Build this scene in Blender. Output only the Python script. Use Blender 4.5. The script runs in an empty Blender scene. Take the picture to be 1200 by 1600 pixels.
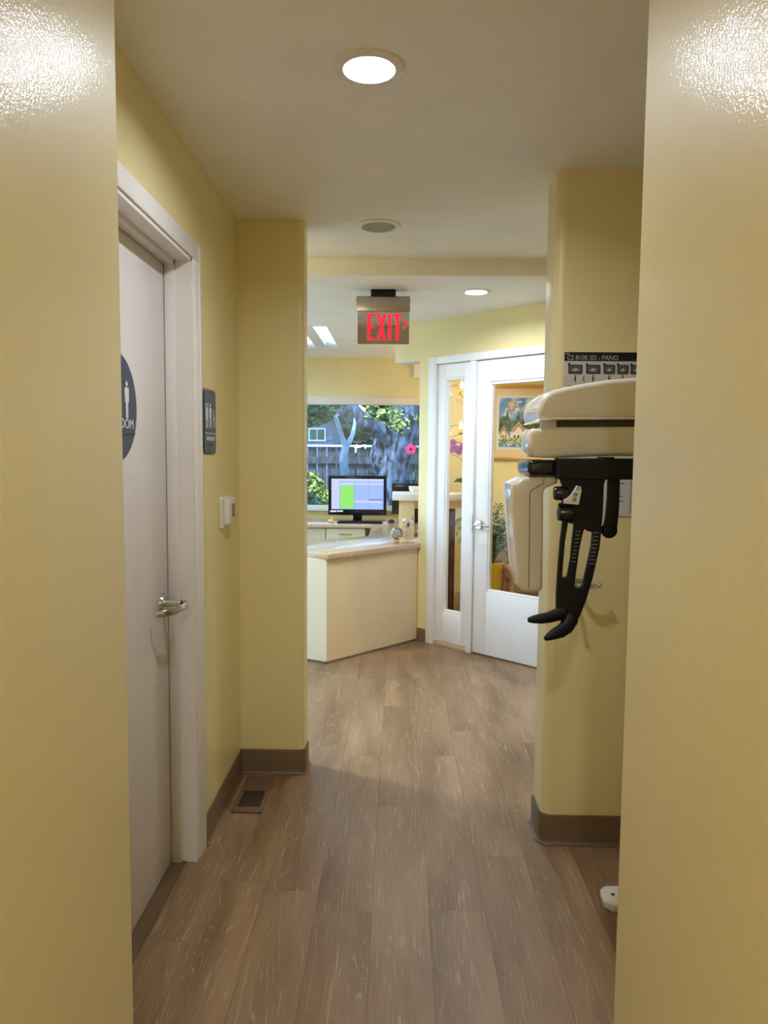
import bpy, bmesh, math, random
from mathutils import Matrix, Vector

random.seed(7)
sc = bpy.context.scene
COL = sc.collection
PI = math.pi

# ------------------------------------------------------------------ camera, light, exposure
cam_data = bpy.data.cameras.new('camera')
cam = bpy.data.objects.new('camera', cam_data)
COL.objects.link(cam)
cam_data.sensor_fit = 'VERTICAL'
cam_data.sensor_height = 36.0
cam_data.lens = 1155.0 / 1600.0 * 36.0
cam_data.clip_start = 0.05
cam_data.clip_end = 200
R3 = Matrix(((0.999781341239344, -0.01021232448257382, 0.018247688574747987),
             (0.018986630724314817, 0.07767258023583333, -0.9967981130265278),
             (0.008762280718903583, 0.9969266165110503, 0.07784949407948952)))
cam.matrix_world = Matrix.Translation((0, 0, 1.45)) @ R3.to_4x4()
sc.camera = cam

sc.view_settings.view_transform = 'Standard'
sc.view_settings.look = 'None'
sc.view_settings.exposure = 0.28
sc.view_settings.gamma = 1.0
sc.view_settings.use_curve_mapping = False
sc.cycles.use_denoising = True
sc.cycles.max_bounces = 10
sc.cycles.diffuse_bounces = 6
sc.cycles.glossy_bounces = 4
sc.cycles.transmission_bounces = 8
sc.cycles.transparent_max_bounces = 16
sc.cycles.sample_clamp_indirect = 6.0
sc.cycles.caustics_reflective = False
sc.cycles.caustics_refractive = False

SKY_STRENGTH = 1.0
SUN_STRENGTH = 10.0
HALL_LAMP = 9.5
ROOM_LAMP = 11.0
LEFT_FILL = 270.0
NEAR_FILL = 27.0
SIDE_FILL = 26.0
WAIT_FILL = 30.0
CHANDELIER_GLOW = 6.0
LAMP_COLOUR = (0.88, 0.96, 1.06)
CHANDELIER_BULB = 25.0

world = bpy.data.worlds.new('World')
sc.world = world
world.use_nodes = True
wn = world.node_tree
wn.nodes.clear()
wo = wn.nodes.new('ShaderNodeOutputWorld')
wb = wn.nodes.new('ShaderNodeBackground')
ws = wn.nodes.new('ShaderNodeTexSky')
ws.sky_type = 'NISHITA'
ws.sun_disc = False
ws.sun_elevation = math.radians(52)
ws.sun_rotation = math.radians(200)
wb.inputs['Strength'].default_value = SKY_STRENGTH
wn.links.new(ws.outputs[0], wb.inputs[0])
wn.links.new(wb.outputs[0], wo.inputs[0])

sun_data = bpy.data.lights.new('sun', 'SUN')
sun_data.energy = SUN_STRENGTH
sun_data.angle = math.radians(0.6)
sun_data.color = (1.0, 0.95, 0.86)
sun = bpy.data.objects.new('sun', sun_data)
COL.objects.link(sun)
sun.rotation_euler = Vector((0.45, 0.55, -1.0)).to_track_quat('-Z', 'Y').to_euler()
sun.location = (-6, 2, 14)


def portal(name, loc, rot, sx, sy):
    d = bpy.data.lights.new(name, 'AREA')
    d.shape = 'RECTANGLE'
    d.size = sx
    d.size_y = sy
    d.cycles.is_portal = True
    o = bpy.data.objects.new(name, d)
    COL.objects.link(o)
    o.location = loc
    o.rotation_euler = rot


portal('window_portal', (-1.5, 7.98, 1.42), (-PI / 2, 0, 0), 3.7, 1.1)
portal('added_window_portal', (-3.52, 5.8, 1.2), (0, -PI / 2, 0), 2.3, 3.5)

CEIL = 2.45

# ------------------------------------------------------------------ materials


def lin(r, g, b):
    f = lambda c: (c / 255 / 12.92) if c / 255 <= 0.04045 else ((c / 255 + 0.055) / 1.055) ** 2.4
    return (f(r), f(g), f(b), 1)


def mat(name, colour, rough=0.5, metal=0.0, emit=None, es=0.0, coat=0.0, bump=0.0, bscale=60.0, var=0.0,
        vscale=4.0, spec=None, trans=0.0, ior=None):
    m = bpy.data.materials.new(name)
    m.use_nodes = True
    nt = m.node_tree
    b = nt.nodes['Principled BSDF']
    b.inputs['Base Color'].default_value = colour
    b.inputs['Roughness'].default_value = rough
    b.inputs['Metallic'].default_value = metal
    if coat:
        b.inputs['Coat Weight'].default_value = coat
        b.inputs['Coat Roughness'].default_value = 0.08
    if emit:
        b.inputs['Emission Color'].default_value = emit
        b.inputs['Emission Strength'].default_value = es
    if spec is not None:
        b.inputs['Specular IOR Level'].default_value = spec
    if trans:
        b.inputs['Transmission Weight'].default_value = trans
    if ior:
        b.inputs['IOR'].default_value = ior
    tc = nt.nodes.new('ShaderNodeTexCoord')
    if bump:
        n = nt.nodes.new('ShaderNodeTexNoise')
        n.inputs['Scale'].default_value = bscale
        n.inputs['Detail'].default_value = 3
        bp = nt.nodes.new('ShaderNodeBump')
        bp.inputs['Strength'].default_value = bump
        bp.inputs['Distance'].default_value = 0.01
        nt.links.new(tc.outputs['Object'], n.inputs['Vector'])
        nt.links.new(n.outputs['Fac'], bp.inputs['Height'])
        nt.links.new(bp.outputs['Normal'], b.inputs['Normal'])
    # faint procedural colour variation on every surface
    n2 = nt.nodes.new('ShaderNodeTexNoise')
    n2.inputs['Scale'].default_value = vscale
    n2.inputs['Detail'].default_value = 4
    nt.links.new(tc.outputs['Object'], n2.inputs['Vector'])
    v = var if var else 0.03
    mr = nt.nodes.new('ShaderNodeMapRange')
    mr.inputs[1].default_value = 0.3
    mr.inputs[2].default_value = 0.7
    mr.inputs[3].default_value = 1 - v
    mr.inputs[4].default_value = 1 + v
    nt.links.new(n2.outputs['Fac'], mr.inputs[0])
    mx = nt.nodes.new('ShaderNodeMix')
    mx.data_type = 'RGBA'
    mx.blend_type = 'MULTIPLY'
    mx.inputs[0].default_value = 1
    mx.inputs[6].default_value = colour
    nt.links.new(mr.outputs[0], mx.inputs[7])
    nt.links.new(mx.outputs[2], b.inputs['Base Color'])
    return m


def two_tone(name, c1, c2, scale, rough=0.6, lo=0.42, hi=0.58, detail=6, stretch=(1, 1, 1), bump=0.0):
    m = bpy.data.materials.new(name)
    m.use_nodes = True
    nt = m.node_tree
    b = nt.nodes['Principled BSDF']
    b.inputs['Roughness'].default_value = rough
    tc = nt.nodes.new('ShaderNodeTexCoord')
    mp = nt.nodes.new('ShaderNodeMapping')
    mp.inputs['Scale'].default_value = stretch
    n = nt.nodes.new('ShaderNodeTexNoise')
    n.inputs['Scale'].default_value = scale
    n.inputs['Detail'].default_value = detail
    r = nt.nodes.new('ShaderNodeValToRGB')
    r.color_ramp.elements[0].position = lo
    r.color_ramp.elements[0].color = c1
    r.color_ramp.elements[1].position = hi
    r.color_ramp.elements[1].color = c2
    nt.links.new(tc.outputs['Object'], mp.inputs[0])
    nt.links.new(mp.outputs[0], n.inputs['Vector'])
    nt.links.new(n.outputs['Fac'], r.inputs[0])
    nt.links.new(r.outputs[0], b.inputs['Base Color'])
    if bump:
        bp = nt.nodes.new('ShaderNodeBump')
        bp.inputs['Strength'].default_value = bump
        nt.links.new(n.outputs['Fac'], bp.inputs['Height'])
        nt.links.new(bp.outputs['Normal'], b.inputs['Normal'])
    return m


def glass_mat(name, tint=(1, 1, 1, 1), refl=0.12, rough=0.0):
    m = bpy.data.materials.new(name)
    m.use_nodes = True
    nt = m.node_tree
    nt.nodes.clear()
    o = nt.nodes.new('ShaderNodeOutputMaterial')
    t = nt.nodes.new('ShaderNodeBsdfTransparent')
    t.inputs[0].default_value = tint
    g = nt.nodes.new('ShaderNodeBsdfGlossy')
    g.inputs['Roughness'].default_value = rough
    mx = nt.nodes.new('ShaderNodeMixShader')
    lw = nt.nodes.new('ShaderNodeFresnel')
    lw.inputs[0].default_value = 1.45
    ma = nt.nodes.new('ShaderNodeMath')
    ma.operation = 'MULTIPLY'
    ma.inputs[1].default_value = refl * 10
    nt.links.new(lw.outputs[0], ma.inputs[0])
    nt.links.new(ma.outputs[0], mx.inputs[0])
    nt.links.new(t.outputs[0], mx.inputs[1])
    nt.links.new(g.outputs[0], mx.inputs[2])
    nt.links.new(mx.outputs[0], o.inputs[0])
    return m


def paint_mat(name, colour, rough=0.5):
    """glossy rolled wall paint with an orange peel surface"""
    m = mat(name, colour, rough=rough, bump=0.15, bscale=170, var=0.03, vscale=1.3, spec=0.5)
    b = m.node_tree.nodes['Principled BSDF']
    b.inputs['Coat Weight'].default_value = 0.45
    b.inputs['Coat Roughness'].default_value = 0.10
    nt = m.node_tree
    bp = [n for n in nt.nodes if n.type == 'BUMP'][0]
    nt.links.new(bp.outputs['Normal'], b.inputs['Coat Normal'])
    b2 = nt.nodes.new('ShaderNodeBump')
    b2.inputs['Strength'].default_value = 0.02
    b2.inputs['Distance'].default_value = 0.01
    nt.links.new(bp.inputs['Height'].links[0].from_socket, b2.inputs['Height'])
    nt.links.new(b2.outputs['Normal'], b.inputs['Normal'])
    return m


def floor_mat():
    m = bpy.data.materials.new('oak_plank_vinyl')
    m.use_nodes = True
    nt = m.node_tree
    L = nt.links.new
    b = nt.nodes['Principled BSDF']

    def N(t, **kw):
        n = nt.nodes.new(t)
        for k, v in kw.items():
            setattr(n, k, v)
        return n

    def math_(op, a, bb=None):
        n = N('ShaderNodeMath', operation=op)
        for i, v in enumerate((a, bb)):
            if v is None:
                continue
            if isinstance(v, (int, float)):
                n.inputs[i].default_value = v
            else:
                L(v, n.inputs[i])
        return n.outputs[0]
    tc = N('ShaderNodeTexCoord')
    sp = N('ShaderNodeSeparateXYZ')
    L(tc.outputs['Object'], sp.inputs[0])
    W, LEN = 0.18, 1.22
    xs = math_('DIVIDE', math_('ADD', sp.outputs[0], 0.068), W)
    ix = math_('FLOOR', xs)
    fx = math_('FRACT', xs)
    wn1 = N('ShaderNodeTexWhiteNoise', noise_dimensions='1D')
    L(ix, wn1.inputs['W'])
    ys = math_('ADD', math_('DIVIDE', sp.outputs[1], LEN), wn1.outputs['Value'])
    iy = math_('FLOOR', ys)
    fy = math_('FRACT', ys)
    cmb = N('ShaderNodeCombineXYZ')
    L(ix, cmb.inputs[0]); L(iy, cmb.inputs[1])
    wn2 = N('ShaderNodeTexWhiteNoise', noise_dimensions='2D')
    L(cmb.outputs[0], wn2.inputs['Vector'])
    # grain coordinates: shifted per plank, stretched along Y
    sh = N('ShaderNodeVectorMath', operation='SCALE')
    L(wn2.outputs['Color'], sh.inputs[0]); sh.inputs['Scale'].default_value = 30
    ad = N('ShaderNodeVectorMath', operation='ADD')
    L(tc.outputs['Object'], ad.inputs[0]); L(sh.outputs[0], ad.inputs[1])
    mp = N('ShaderNodeMapping'); mp.inputs['Scale'].default_value = (8, 0.6, 1)
    L(ad.outputs[0], mp.inputs[0])
    # rings distorted: cathedral grain
    nz = N('ShaderNodeTexNoise'); nz.inputs['Scale'].default_value = 1.0; nz.inputs['Detail'].default_value = 2.5
    nz.inputs['Distortion'].default_value = 0.6
    L(mp.outputs[0], nz.inputs['Vector'])
    rg = math_('SINE', math_('MULTIPLY', nz.outputs['Fac'], 130))
    # fine fibres
    mp2 = N('ShaderNodeMapping'); mp2.inputs['Scale'].default_value = (230, 6, 1)
    L(ad.outputs[0], mp2.inputs[0])
    nf = N('ShaderNodeTexNoise'); nf.inputs['Scale'].default_value = 1.0; nf.inputs['Detail'].default_value = 5
    nf.inputs['Roughness'].default_value = 0.65
    L(mp2.outputs[0], nf.inputs['Vector'])
    # broad tone patches
    mp3 = N('ShaderNodeMapping'); mp3.inputs['Scale'].default_value = (7, 1.2, 1)
    L(ad.outputs[0], mp3.inputs[0])
    nb = N('ShaderNodeTexNoise'); nb.inputs['Scale'].default_value = 1.0; nb.inputs['Detail'].default_value = 3
    L(mp3.outputs[0], nb.inputs['Vector'])
    rp = N('ShaderNodeValToRGB')
    e = rp.color_ramp.elements
    e[0].position = 0.25; e[0].color = lin(108, 80, 50)
    e[1].position = 0.78; e[1].color = lin(164, 134, 102)
    L(nb.outputs['Fac'], rp.inputs[0])
    # per plank tone
    tone = N('ShaderNodeMapRange')
    tone.inputs[3].default_value = 0.92; tone.inputs[4].default_value = 1.06
    L(wn2.outputs['Value'], tone.inputs[0])
    # lime-washed pores: light thin lines where ring edge * fibre
    lm = N('ShaderNodeMapRange')
    lm.inputs[1].default_value = 0.72; lm.inputs[2].default_value = 1.0
    L(rg, lm.inputs[0])
    lf = N('ShaderNodeMapRange')
    lf.inputs[1].default_value = 0.46; lf.inputs[2].default_value = 0.62
    L(nf.outputs['Fac'], lf.inputs[0])
    lime = math_('MULTIPLY', math_('MULTIPLY', lm.outputs[0], lf.outputs[0]), 0.30)
    dk = N('ShaderNodeMapRange')
    dk.inputs[1].default_value = 0.3; dk.inputs[2].default_value = 0.7
    dk.inputs[3].default_value = 0.86; dk.inputs[4].default_value = 1.08
    L(nf.outputs['Fac'], dk.inputs[0])
    # seams
    sx = math_('MINIMUM', fx, math_('SUBTRACT', 1, fx))
    sy = math_('MULTIPLY', math_('MINIMUM', fy, math_('SUBTRACT', 1, fy)), LEN / W)
    seam = N('ShaderNodeMapRange')
    seam.inputs[1].default_value = 0.0; seam.inputs[2].default_value = 0.012
    seam.inputs[3].default_value = 0.62; seam.inputs[4].default_value = 1.0
    L(math_('MINIMUM', sx, sy), seam.inputs[0])
    fac = math_('MULTIPLY', math_('MULTIPLY', tone.outputs[0], dk.outputs[0]), seam.outputs[0])
    mx = N('ShaderNodeMix', data_type='RGBA', blend_type='MULTIPLY')
    mx.inputs[0].default_value = 1
    L(rp.outputs[0], mx.inputs[6]); L(fac, mx.inputs[7])
    mx2 = N('ShaderNodeMix', data_type='RGBA')
    L(lime, mx2.inputs[0]); L(mx.outputs[2], mx2.inputs[6]); mx2.inputs[7].default_value = lin(214, 196, 176)
    L(mx2.outputs[2], b.inputs['Base Color'])
    b.inputs['Roughness'].default_value = 0.40
    b.inputs['Specular IOR Level'].default_value = 0.5
    bp = N('ShaderNodeBump'); bp.inputs['Strength'].default_value = 0.12; bp.inputs['Distance'].default_value = 0.004
    L(math_('ADD', nf.outputs['Fac'], math_('MULTIPLY', seam.outputs[0], 2.0)), bp.inputs['Height'])
    L(bp.outputs['Normal'], b.inputs['Normal'])
    return m


M = {}
M['yellow'] = paint_mat('yellow_wall_paint', lin(228, 212, 156))
M['ceiling'] = mat('ceiling_paint', lin(238, 234, 228), rough=0.55, bump=0.02, bscale=90)
M['trim'] = mat('white_trim_paint', lin(226, 220, 216), rough=0.35)
M['door'] = mat('white_door_paint', lin(222, 214, 210), rough=0.4)
M['fdoor'] = mat('french_door_paint', lin(236, 235, 240), rough=0.35)
M['floor'] = floor_mat()
M['base'] = mat('brown_rubber_base', lin(102, 80, 54), rough=0.45, var=0.04)
M['metal'] = mat('satin_chrome', lin(200, 198, 195), rough=0.18, metal=1.0)
M['alu'] = mat('brushed_aluminium', lin(170, 160, 150), rough=0.3, metal=1.0, bump=0.02, bscale=300)
M['mirror'] = mat('mirrored_acrylic', lin(196, 190, 180), rough=0.06, metal=1.0)
M['red'] = mat('red_edge_lit_letters', lin(220, 20, 40), rough=0.4, emit=lin(255, 25, 60), es=0.9)
M['navy'] = mat('navy_sign_plastic', lin(48, 60, 92), rough=0.45)
M['navy2'] = mat('slate_blue_sign_plastic', lin(58, 76, 110), rough=0.4)
M['signwhite'] = mat('white_sign_relief', lin(232, 230, 232), rough=0.5)
M['clear'] = glass_mat('clear_glass', (0.97, 0.985, 0.985, 1), 0.012)
M['window'] = glass_mat('window_glass', (0.80, 0.92, 0.97, 1), 0.12)
M['whiteplastic'] = mat('white_plastic', lin(226, 220, 208), rough=0.4)
M['lcd'] = mat('grey_lcd', lin(118, 112, 92), rough=0.25)
M['machine'] = mat('machine_gloss_white', lin(226, 218, 206), rough=0.16, coat=0.6)
M['seam'] = mat('machine_panel_seam', lin(96, 84, 68), rough=0.6)
M['black'] = mat('black_soft_plastic', lin(15, 13, 12), rough=0.6, spec=0.3)
M['blackgloss'] = mat('black_gloss_plastic', lin(16, 18, 22), rough=0.2)
M['gap_shade'] = mat('painted_gap_shade', lin(70, 62, 52), rough=0.6)
M['tick'] = mat('printed_scale_marks', lin(186, 180, 168), rough=0.6)
M['paper'] = mat('poster_paper', lin(206, 198, 190), rough=0.5)
M['ink'] = mat('black_poster_ink', lin(22, 20, 24), rough=0.5)
M['greyink'] = mat('grey_poster_ink', lin(92, 88, 88), rough=0.5)
M['laminate'] = mat('cream_counter_laminate', lin(226, 206, 172), rough=0.42)
M['laminate_side'] = mat('white_counter_laminate', lin(232, 222, 200), rough=0.42)
M['worktop'] = two_tone('speckled_beige_worktop', lin(176, 146, 116), lin(214, 192, 166), 160, rough=0.16, lo=0.35, hi=0.65)
M['cabinet'] = mat('desk_cabinet_cream', lin(216, 204, 176), rough=0.4)
M['screen'] = mat('lit_monitor_screen', lin(20, 20, 30), rough=0.3, emit=lin(158, 188, 250), es=0.9)
M['screen_green'] = mat('lit_green_schedule_block', lin(20, 40, 20), rough=0.3, emit=lin(140, 226, 110), es=0.9)
M['screen_pale'] = mat('lit_pale_toolbar', lin(30, 30, 30), rough=0.3, emit=lin(200, 206, 246), es=0.9)
M['screen_line'] = mat('lit_grey_grid_lines', lin(30, 30, 30), rough=0.3, emit=lin(110, 126, 190), es=0.7)
M['duck'] = mat('yellow_rubber', lin(236, 196, 90), rough=0.4)
M['orange'] = mat('orange_rubber', lin(226, 120, 40), rough=0.4)
M['register'] = mat('brown_enamel_register', lin(110, 84, 60), rough=0.4)
M['dark'] = mat('dark_duct', lin(14, 12, 10), rough=0.8)
M['speaker'] = mat('grey_speaker_mesh', lin(168, 160, 146), rough=0.7, bump=0.3, bscale=600)
M['lens'] = mat('lamp_lens', lin(250, 250, 250), rough=0.5, emit=(1.0, 0.95, 0.9, 1), es=9.0)
M['gold'] = mat('gilt_frame', lin(214, 166, 96), rough=0.3, metal=0.7)
M['matboard'] = mat('peach_mat_board', lin(236, 206, 166), rough=0.7)
M['brass'] = mat('brass', lin(226, 176, 90), rough=0.22, metal=1.0)
M['bulb'] = mat('lit_bulb', lin(255, 240, 210), rough=0.3, emit=(1.0, 0.72, 0.36, 1), es=CHANDELIER_BULB)
M['pot'] = mat('yellow_glazed_pot', lin(238, 214, 40), rough=0.25)
M['soil'] = mat('potting_soil', lin(52, 38, 28), rough=0.9, var=0.3, vscale=80)
M['leaf'] = two_tone('dark_green_leaf', lin(28, 58, 24), lin(84, 124, 54), 18, rough=0.75)
M['stem'] = mat('green_stem', lin(88, 104, 52), rough=0.5)
M['orchid'] = mat('magenta_orchid_petal', lin(214, 120, 214), rough=0.5, var=0.2, vscale=60)
M['orchid_c'] = mat('deep_magenta_orchid_lip', lin(140, 30, 110), rough=0.5)
M['pink'] = mat('pink_reflected_petal', lin(255, 104, 206), rough=0.5)
M['darkwood'] = two_tone('dark_walnut', lin(52, 30, 20), lin(92, 56, 38), 9, rough=0.35, stretch=(8, 8, 1))
M['lightwood'] = two_tone('carved_light_oak', lin(170, 126, 80), lin(214, 176, 126), 12, rough=0.4, stretch=(1, 1, 6))
M['fabric'] = two_tone('floral_upholstery', lin(240, 222, 196), lin(206, 134, 112), 14, rough=0.8, lo=0.5, hi=0.62)
M['capwhite'] = mat('white_ledge_top', lin(226, 222, 226), rough=0.35)
M['ceramic'] = mat('white_ceramic', lin(240, 240, 244), rough=0.25)
M['crystal'] = glass_mat('cut_crystal', (0.96, 0.98, 0.98, 1), 0.3)
M['bark'] = two_tone('grey_brown_bark', lin(20, 24, 36), lin(88, 102, 132), 16, rough=0.9, lo=.4, hi=.66, stretch=(1, 1, 0.35), bump=0.8)
M['bark2'] = two_tone('pale_smooth_bark', lin(96, 118, 146), lin(136, 158, 184), 5, rough=0.8)
M['leaf_a'] = two_tone('sunny_yellow_green_leaf', lin(52, 84, 34), lin(150, 162, 74), 2.5, rough=0.5)
M['leaf_b'] = two_tone('blue_green_leaf', lin(36, 72, 60), lin(92, 138, 104), 2.5, rough=0.5)
M['leaf_d'] = two_tone('deep_green_leaf', lin(16, 36, 34), lin(44, 70, 60), 2.0, rough=0.6)
M['fence'] = two_tone('weathered_fence_wood', lin(28, 32, 42), lin(58, 64, 80), 3, rough=0.8, stretch=(6, 6, 1))
M['rail'] = mat('pale_fence_cap', lin(176, 190, 204), rough=0.6)
M['siding'] = mat('grey_blue_siding', lin(84, 98, 126), rough=0.7)
M['roof'] = mat('asphalt_shingle', lin(90, 90, 104), rough=0.9)
M['ground'] = two_tone('garden_ground', lin(70, 84, 58), lin(120, 128, 92), 3, rough=0.9)
M['bounce_slab'] = mat('pale_bounce_surface', lin(232, 230, 224), rough=0.8)
M['skylight'] = None


def translucent_mat(name, colour):
    m = bpy.data.materials.new(name)
    m.use_nodes = True
    nt = m.node_tree
    nt.nodes.clear()
    o = nt.nodes.new('ShaderNodeOutputMaterial')
    t = nt.nodes.new('ShaderNodeBsdfTranslucent')
    t.inputs[0].default_value = colour
    d = nt.nodes.new('ShaderNodeBsdfGlossy')
    d.inputs['Roughness'].default_value = 0.1
    mx = nt.nodes.new('ShaderNodeMixShader')
    mx.inputs[0].default_value = 0.05
    nt.links.new(t.outputs[0], mx.inputs[1])
    nt.links.new(d.outputs[0], mx.inputs[2])
    nt.links.new(mx.outputs[0], o.inputs[0])
    return m


M['skylight'] = translucent_mat('frosted_skylight_pane', (0.76, 0.92, 0.97, 1))

# ------------------------------------------------------------------ builders


def tag(o, label=None, cat=None, group=None, kind=None):
    if label: o['label'] = label
    if cat: o['category'] = cat
    if group: o['group'] = group
    if kind: o['kind'] = kind
    return o


def empty(name, loc, label, cat, group=None, kind=None):
    o = bpy.data.objects.new(name, None)
    o.empty_display_size = 0.05
    COL.objects.link(o)
    o.location = loc
    return tag(o, label, cat, group, kind)


def world_loc(o):
    v = Vector(o.location)
    while o.parent:
        o = o.parent
        v += Vector(o.location)
    return v


def link_mesh(me, name, mats, parent=None, origin=None):
    """mesh given in world coordinates; origin goes to the parent's or to the given point"""
    org = world_loc(parent) if parent else Vector(origin or (0, 0, 0))
    me.transform(Matrix.Translation(-org))
    if not isinstance(mats, (list, tuple)):
        mats = [mats]
    for m in mats:
        me.materials.append(m)
    o = bpy.data.objects.new(name, me)
    COL.objects.link(o)
    if parent:
        o.parent = parent
    else:
        o.location = org
    return o


class MB:
    def __init__(self, T=None):
        self.bm = bmesh.new()
        self.T = T or Matrix()

    def _merge(self, b, mi=0, T=None):
        for f in b.faces:
            f.material_index = mi
        me = bpy.data.meshes.new('tmp')
        b.to_mesh(me)
        b.free()
        me.transform(self.T @ (T or Matrix()))
        self.bm.from_mesh(me)
        bpy.data.meshes.remove(me)
        return self

    def box(self, x0, x1, y0, y1, z0, z1, bev=0.0, seg=2, mi=0, T=None):
        b = bmesh.new()
        bmesh.ops.create_cube(b, size=1)
        bmesh.ops.scale(b, vec=(x1 - x0, y1 - y0, z1 - z0), verts=b.verts)
        bmesh.ops.translate(b, vec=((x0 + x1) / 2, (y0 + y1) / 2, (z0 + z1) / 2), verts=b.verts)
        if bev:
            bmesh.ops.bevel(b, geom=b.edges[:], offset=bev, segments=seg, profile=0.5, affect='EDGES')
        return self._merge(b, mi, T)

    def prism(self, pts, z0, z1, bev=0.0, seg=2, mi=0, T=None):
        """polygon in XY extruded z0..z1"""
        b = bmesh.new()
        lo = [b.verts.new((x, y, z0)) for x, y in pts]
        f = b.faces.new(lo)
        r = bmesh.ops.extrude_face_region(b, geom=[f])
        vs = [e for e in r['geom'] if isinstance(e, bmesh.types.BMVert)]
        bmesh.ops.translate(b, vec=(0, 0, z1 - z0), verts=vs)
        bmesh.ops.recalc_face_normals(b, faces=b.faces)
        if bev:
            bmesh.ops.bevel(b, geom=b.edges[:], offset=bev, segments=seg, profile=0.5, affect='EDGES')
        return self._merge(b, mi, T)

    def lathe(self, prof, n=32, c=(0, 0, 0), axis='Z', mi=0, T=None):
        """prof: list of (r, h) along the axis"""
        b = bmesh.new()
        rings = []
        for r, h in prof:
            if r < 1e-6:
                rings.append([b.verts.new((0, 0, h))])
            else:
                rings.append([b.verts.new((r * math.cos(2 * PI * k / n), r * math.sin(2 * PI * k / n), h)) for k in range(n)])
        for a, d in zip(rings, rings[1:]):
            for k in range(n):
                k2 = (k + 1) % n
                if len(a) == 1 and len(d) == 1:
                    continue
                if len(a) == 1:
                    b.faces.new((a[0], d[k], d[k2]))
                elif len(d) == 1:
                    b.faces.new((a[k], a[k2], d[0]))
                else:
                    b.faces.new((a[k], a[k2], d[k2], d[k]))
        bmesh.ops.recalc_face_normals(b, faces=b.faces)
        if axis == 'X':
            A = Matrix.Rotation(PI / 2, 4, 'Y')
        elif axis == 'Y':
            A = Matrix.Rotation(-PI / 2, 4, 'X')
        elif axis == 'Z':
            A = Matrix()
        else:
            A = Vector(axis).to_track_quat('Z', 'Y').to_matrix().to_4x4()
        return self._merge(b, mi, (T or Matrix()) @ Matrix.Translation(c) @ A)

    def tube(self, pts, r, n=10, mi=0, flat=1.0, closed=False, T=None):
        """sweep along points; r number or list; flat squashes the section"""
        P = [Vector(p) for p in pts]
        rs = r if isinstance(r, (list, tuple)) else [r] * len(P)
        b = bmesh.new()
        rings = []
        up = Vector((0, 0, 1))
        for i, p in enumerate(P):
            if closed:
                t = (P[(i + 1) % len(P)] - P[i - 1]).normalized()
            else:
                t = (P[min(i + 1, len(P) - 1)] - P[max(i - 1, 0)]).normalized()
            if i == 0:
                ref = up if abs(t.dot(up)) < 0.9 else Vector((1, 0, 0))
                s = t.cross(ref).normalized()
            else:
                s = (s - t * s.dot(t))
                s = s.normalized() if s.length > 1e-6 else t.orthogonal().normalized()
            u = s.cross(t).normalized()
            rings.append([b.verts.new(p + rs[i] * (math.cos(2 * PI * k / n) * s * flat + math.sin(2 * PI * k / n) * u)) for k in range(n)])
        prs = list(zip(rings, rings[1:])) + ([(rings[-1], rings[0])] if closed else [])
        for a, d in prs:
            for k in range(n):
                k2 = (k + 1) % n
                b.faces.new((a[k], a[k2], d[k2], d[k]))
        if not closed:
            b.faces.new(rings[0][::-1])
            b.faces.new(rings[-1])
        bmesh.ops.recalc_face_normals(b, faces=b.faces)
        return self._merge(b, mi, T)

    def ball(self, c, r, sub=2, mi=0, s=(1, 1, 1), T=None):
        b = bmesh.new()
        bmesh.ops.create_icosphere(b, subdivisions=sub, radius=r)
        bmesh.ops.scale(b, vec=s, verts=b.verts)
        bmesh.ops.translate(b, vec=c, verts=b.verts)
        return self._merge(b, mi, T)

    def poly(self, pts, mi=0, T=None):
        b = bmesh.new()
        b.faces.new([b.verts.new(p) for p in pts])
        return self._merge(b, mi, T)

    def mesh(self, me, mi=0, T=None):
        b = bmesh.new()
        b.from_mesh(me)
        bpy.data.meshes.remove(me)
        return self._merge(b, mi, T)

    def build(self, name, mats, parent=None, origin=None, smooth=35):
        me = bpy.data.meshes.new(name)
        self.bm.to_mesh(me)
        self.bm.free()
        if smooth:
            me.shade_smooth()
            me.set_sharp_from_angle(angle=math.radians(smooth))
        return link_mesh(me, name, mats, parent, origin)


def curve_mesh(splines, extrude, bevel=0.0, res=2):
    """2D outline (first) with holes, filled and extruded +-extrude in z; returns a mesh"""
    cu = bpy.data.curves.new('tmpc', 'CURVE')
    cu.dimensions = '2D'
    cu.fill_mode = 'BOTH'
    cu.extrude = max(extrude - bevel, 0)
    cu.bevel_depth = bevel
    cu.bevel_resolution = res
    cu.offset = -bevel
    for pts in splines:
        s = cu.splines.new('POLY')
        s.points.add(len(pts) - 1)
        for p, (x, y) in zip(s.points, pts):
            p.co = (x, y, 0, 1)
        s.use_cyclic_u = True
    o = bpy.data.objects.new('tmpo', cu)
    me = bpy.data.meshes.new_from_object(o)
    bpy.data.objects.remove(o)
    bpy.data.curves.remove(cu)
    me.materials.clear()
    b = bmesh.new()
    b.from_mesh(me)
    bmesh.ops.remove_doubles(b, verts=b.verts, dist=1e-5)
    bmesh.ops.recalc_face_normals(b, faces=b.faces)
    b.to_mesh(me)
    b.free()
    return me


def xz_plate(splines, y0, y1, bevel=0.0, res=2):
    """outline in (x, z), from front y0 to back y1"""
    me = curve_mesh(splines, (y1 - y0) / 2, bevel, res)
    me.transform(Matrix.Translation((0, (y0 + y1) / 2, 0)) @ Matrix.Rotation(PI / 2, 4, 'X'))
    return me


def chaikin(p, n=1, closed=True):
    for _ in range(n):
        q = []
        for i in range(len(p)):
            a, b = p[i], p[(i + 1) % len(p)]
            q.append((a[0] * .75 + b[0] * .25, a[1] * .75 + b[1] * .25))
            q.append((a[0] * .25 + b[0] * .75, a[1] * .25 + b[1] * .75))
        p = q
    return p


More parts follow.
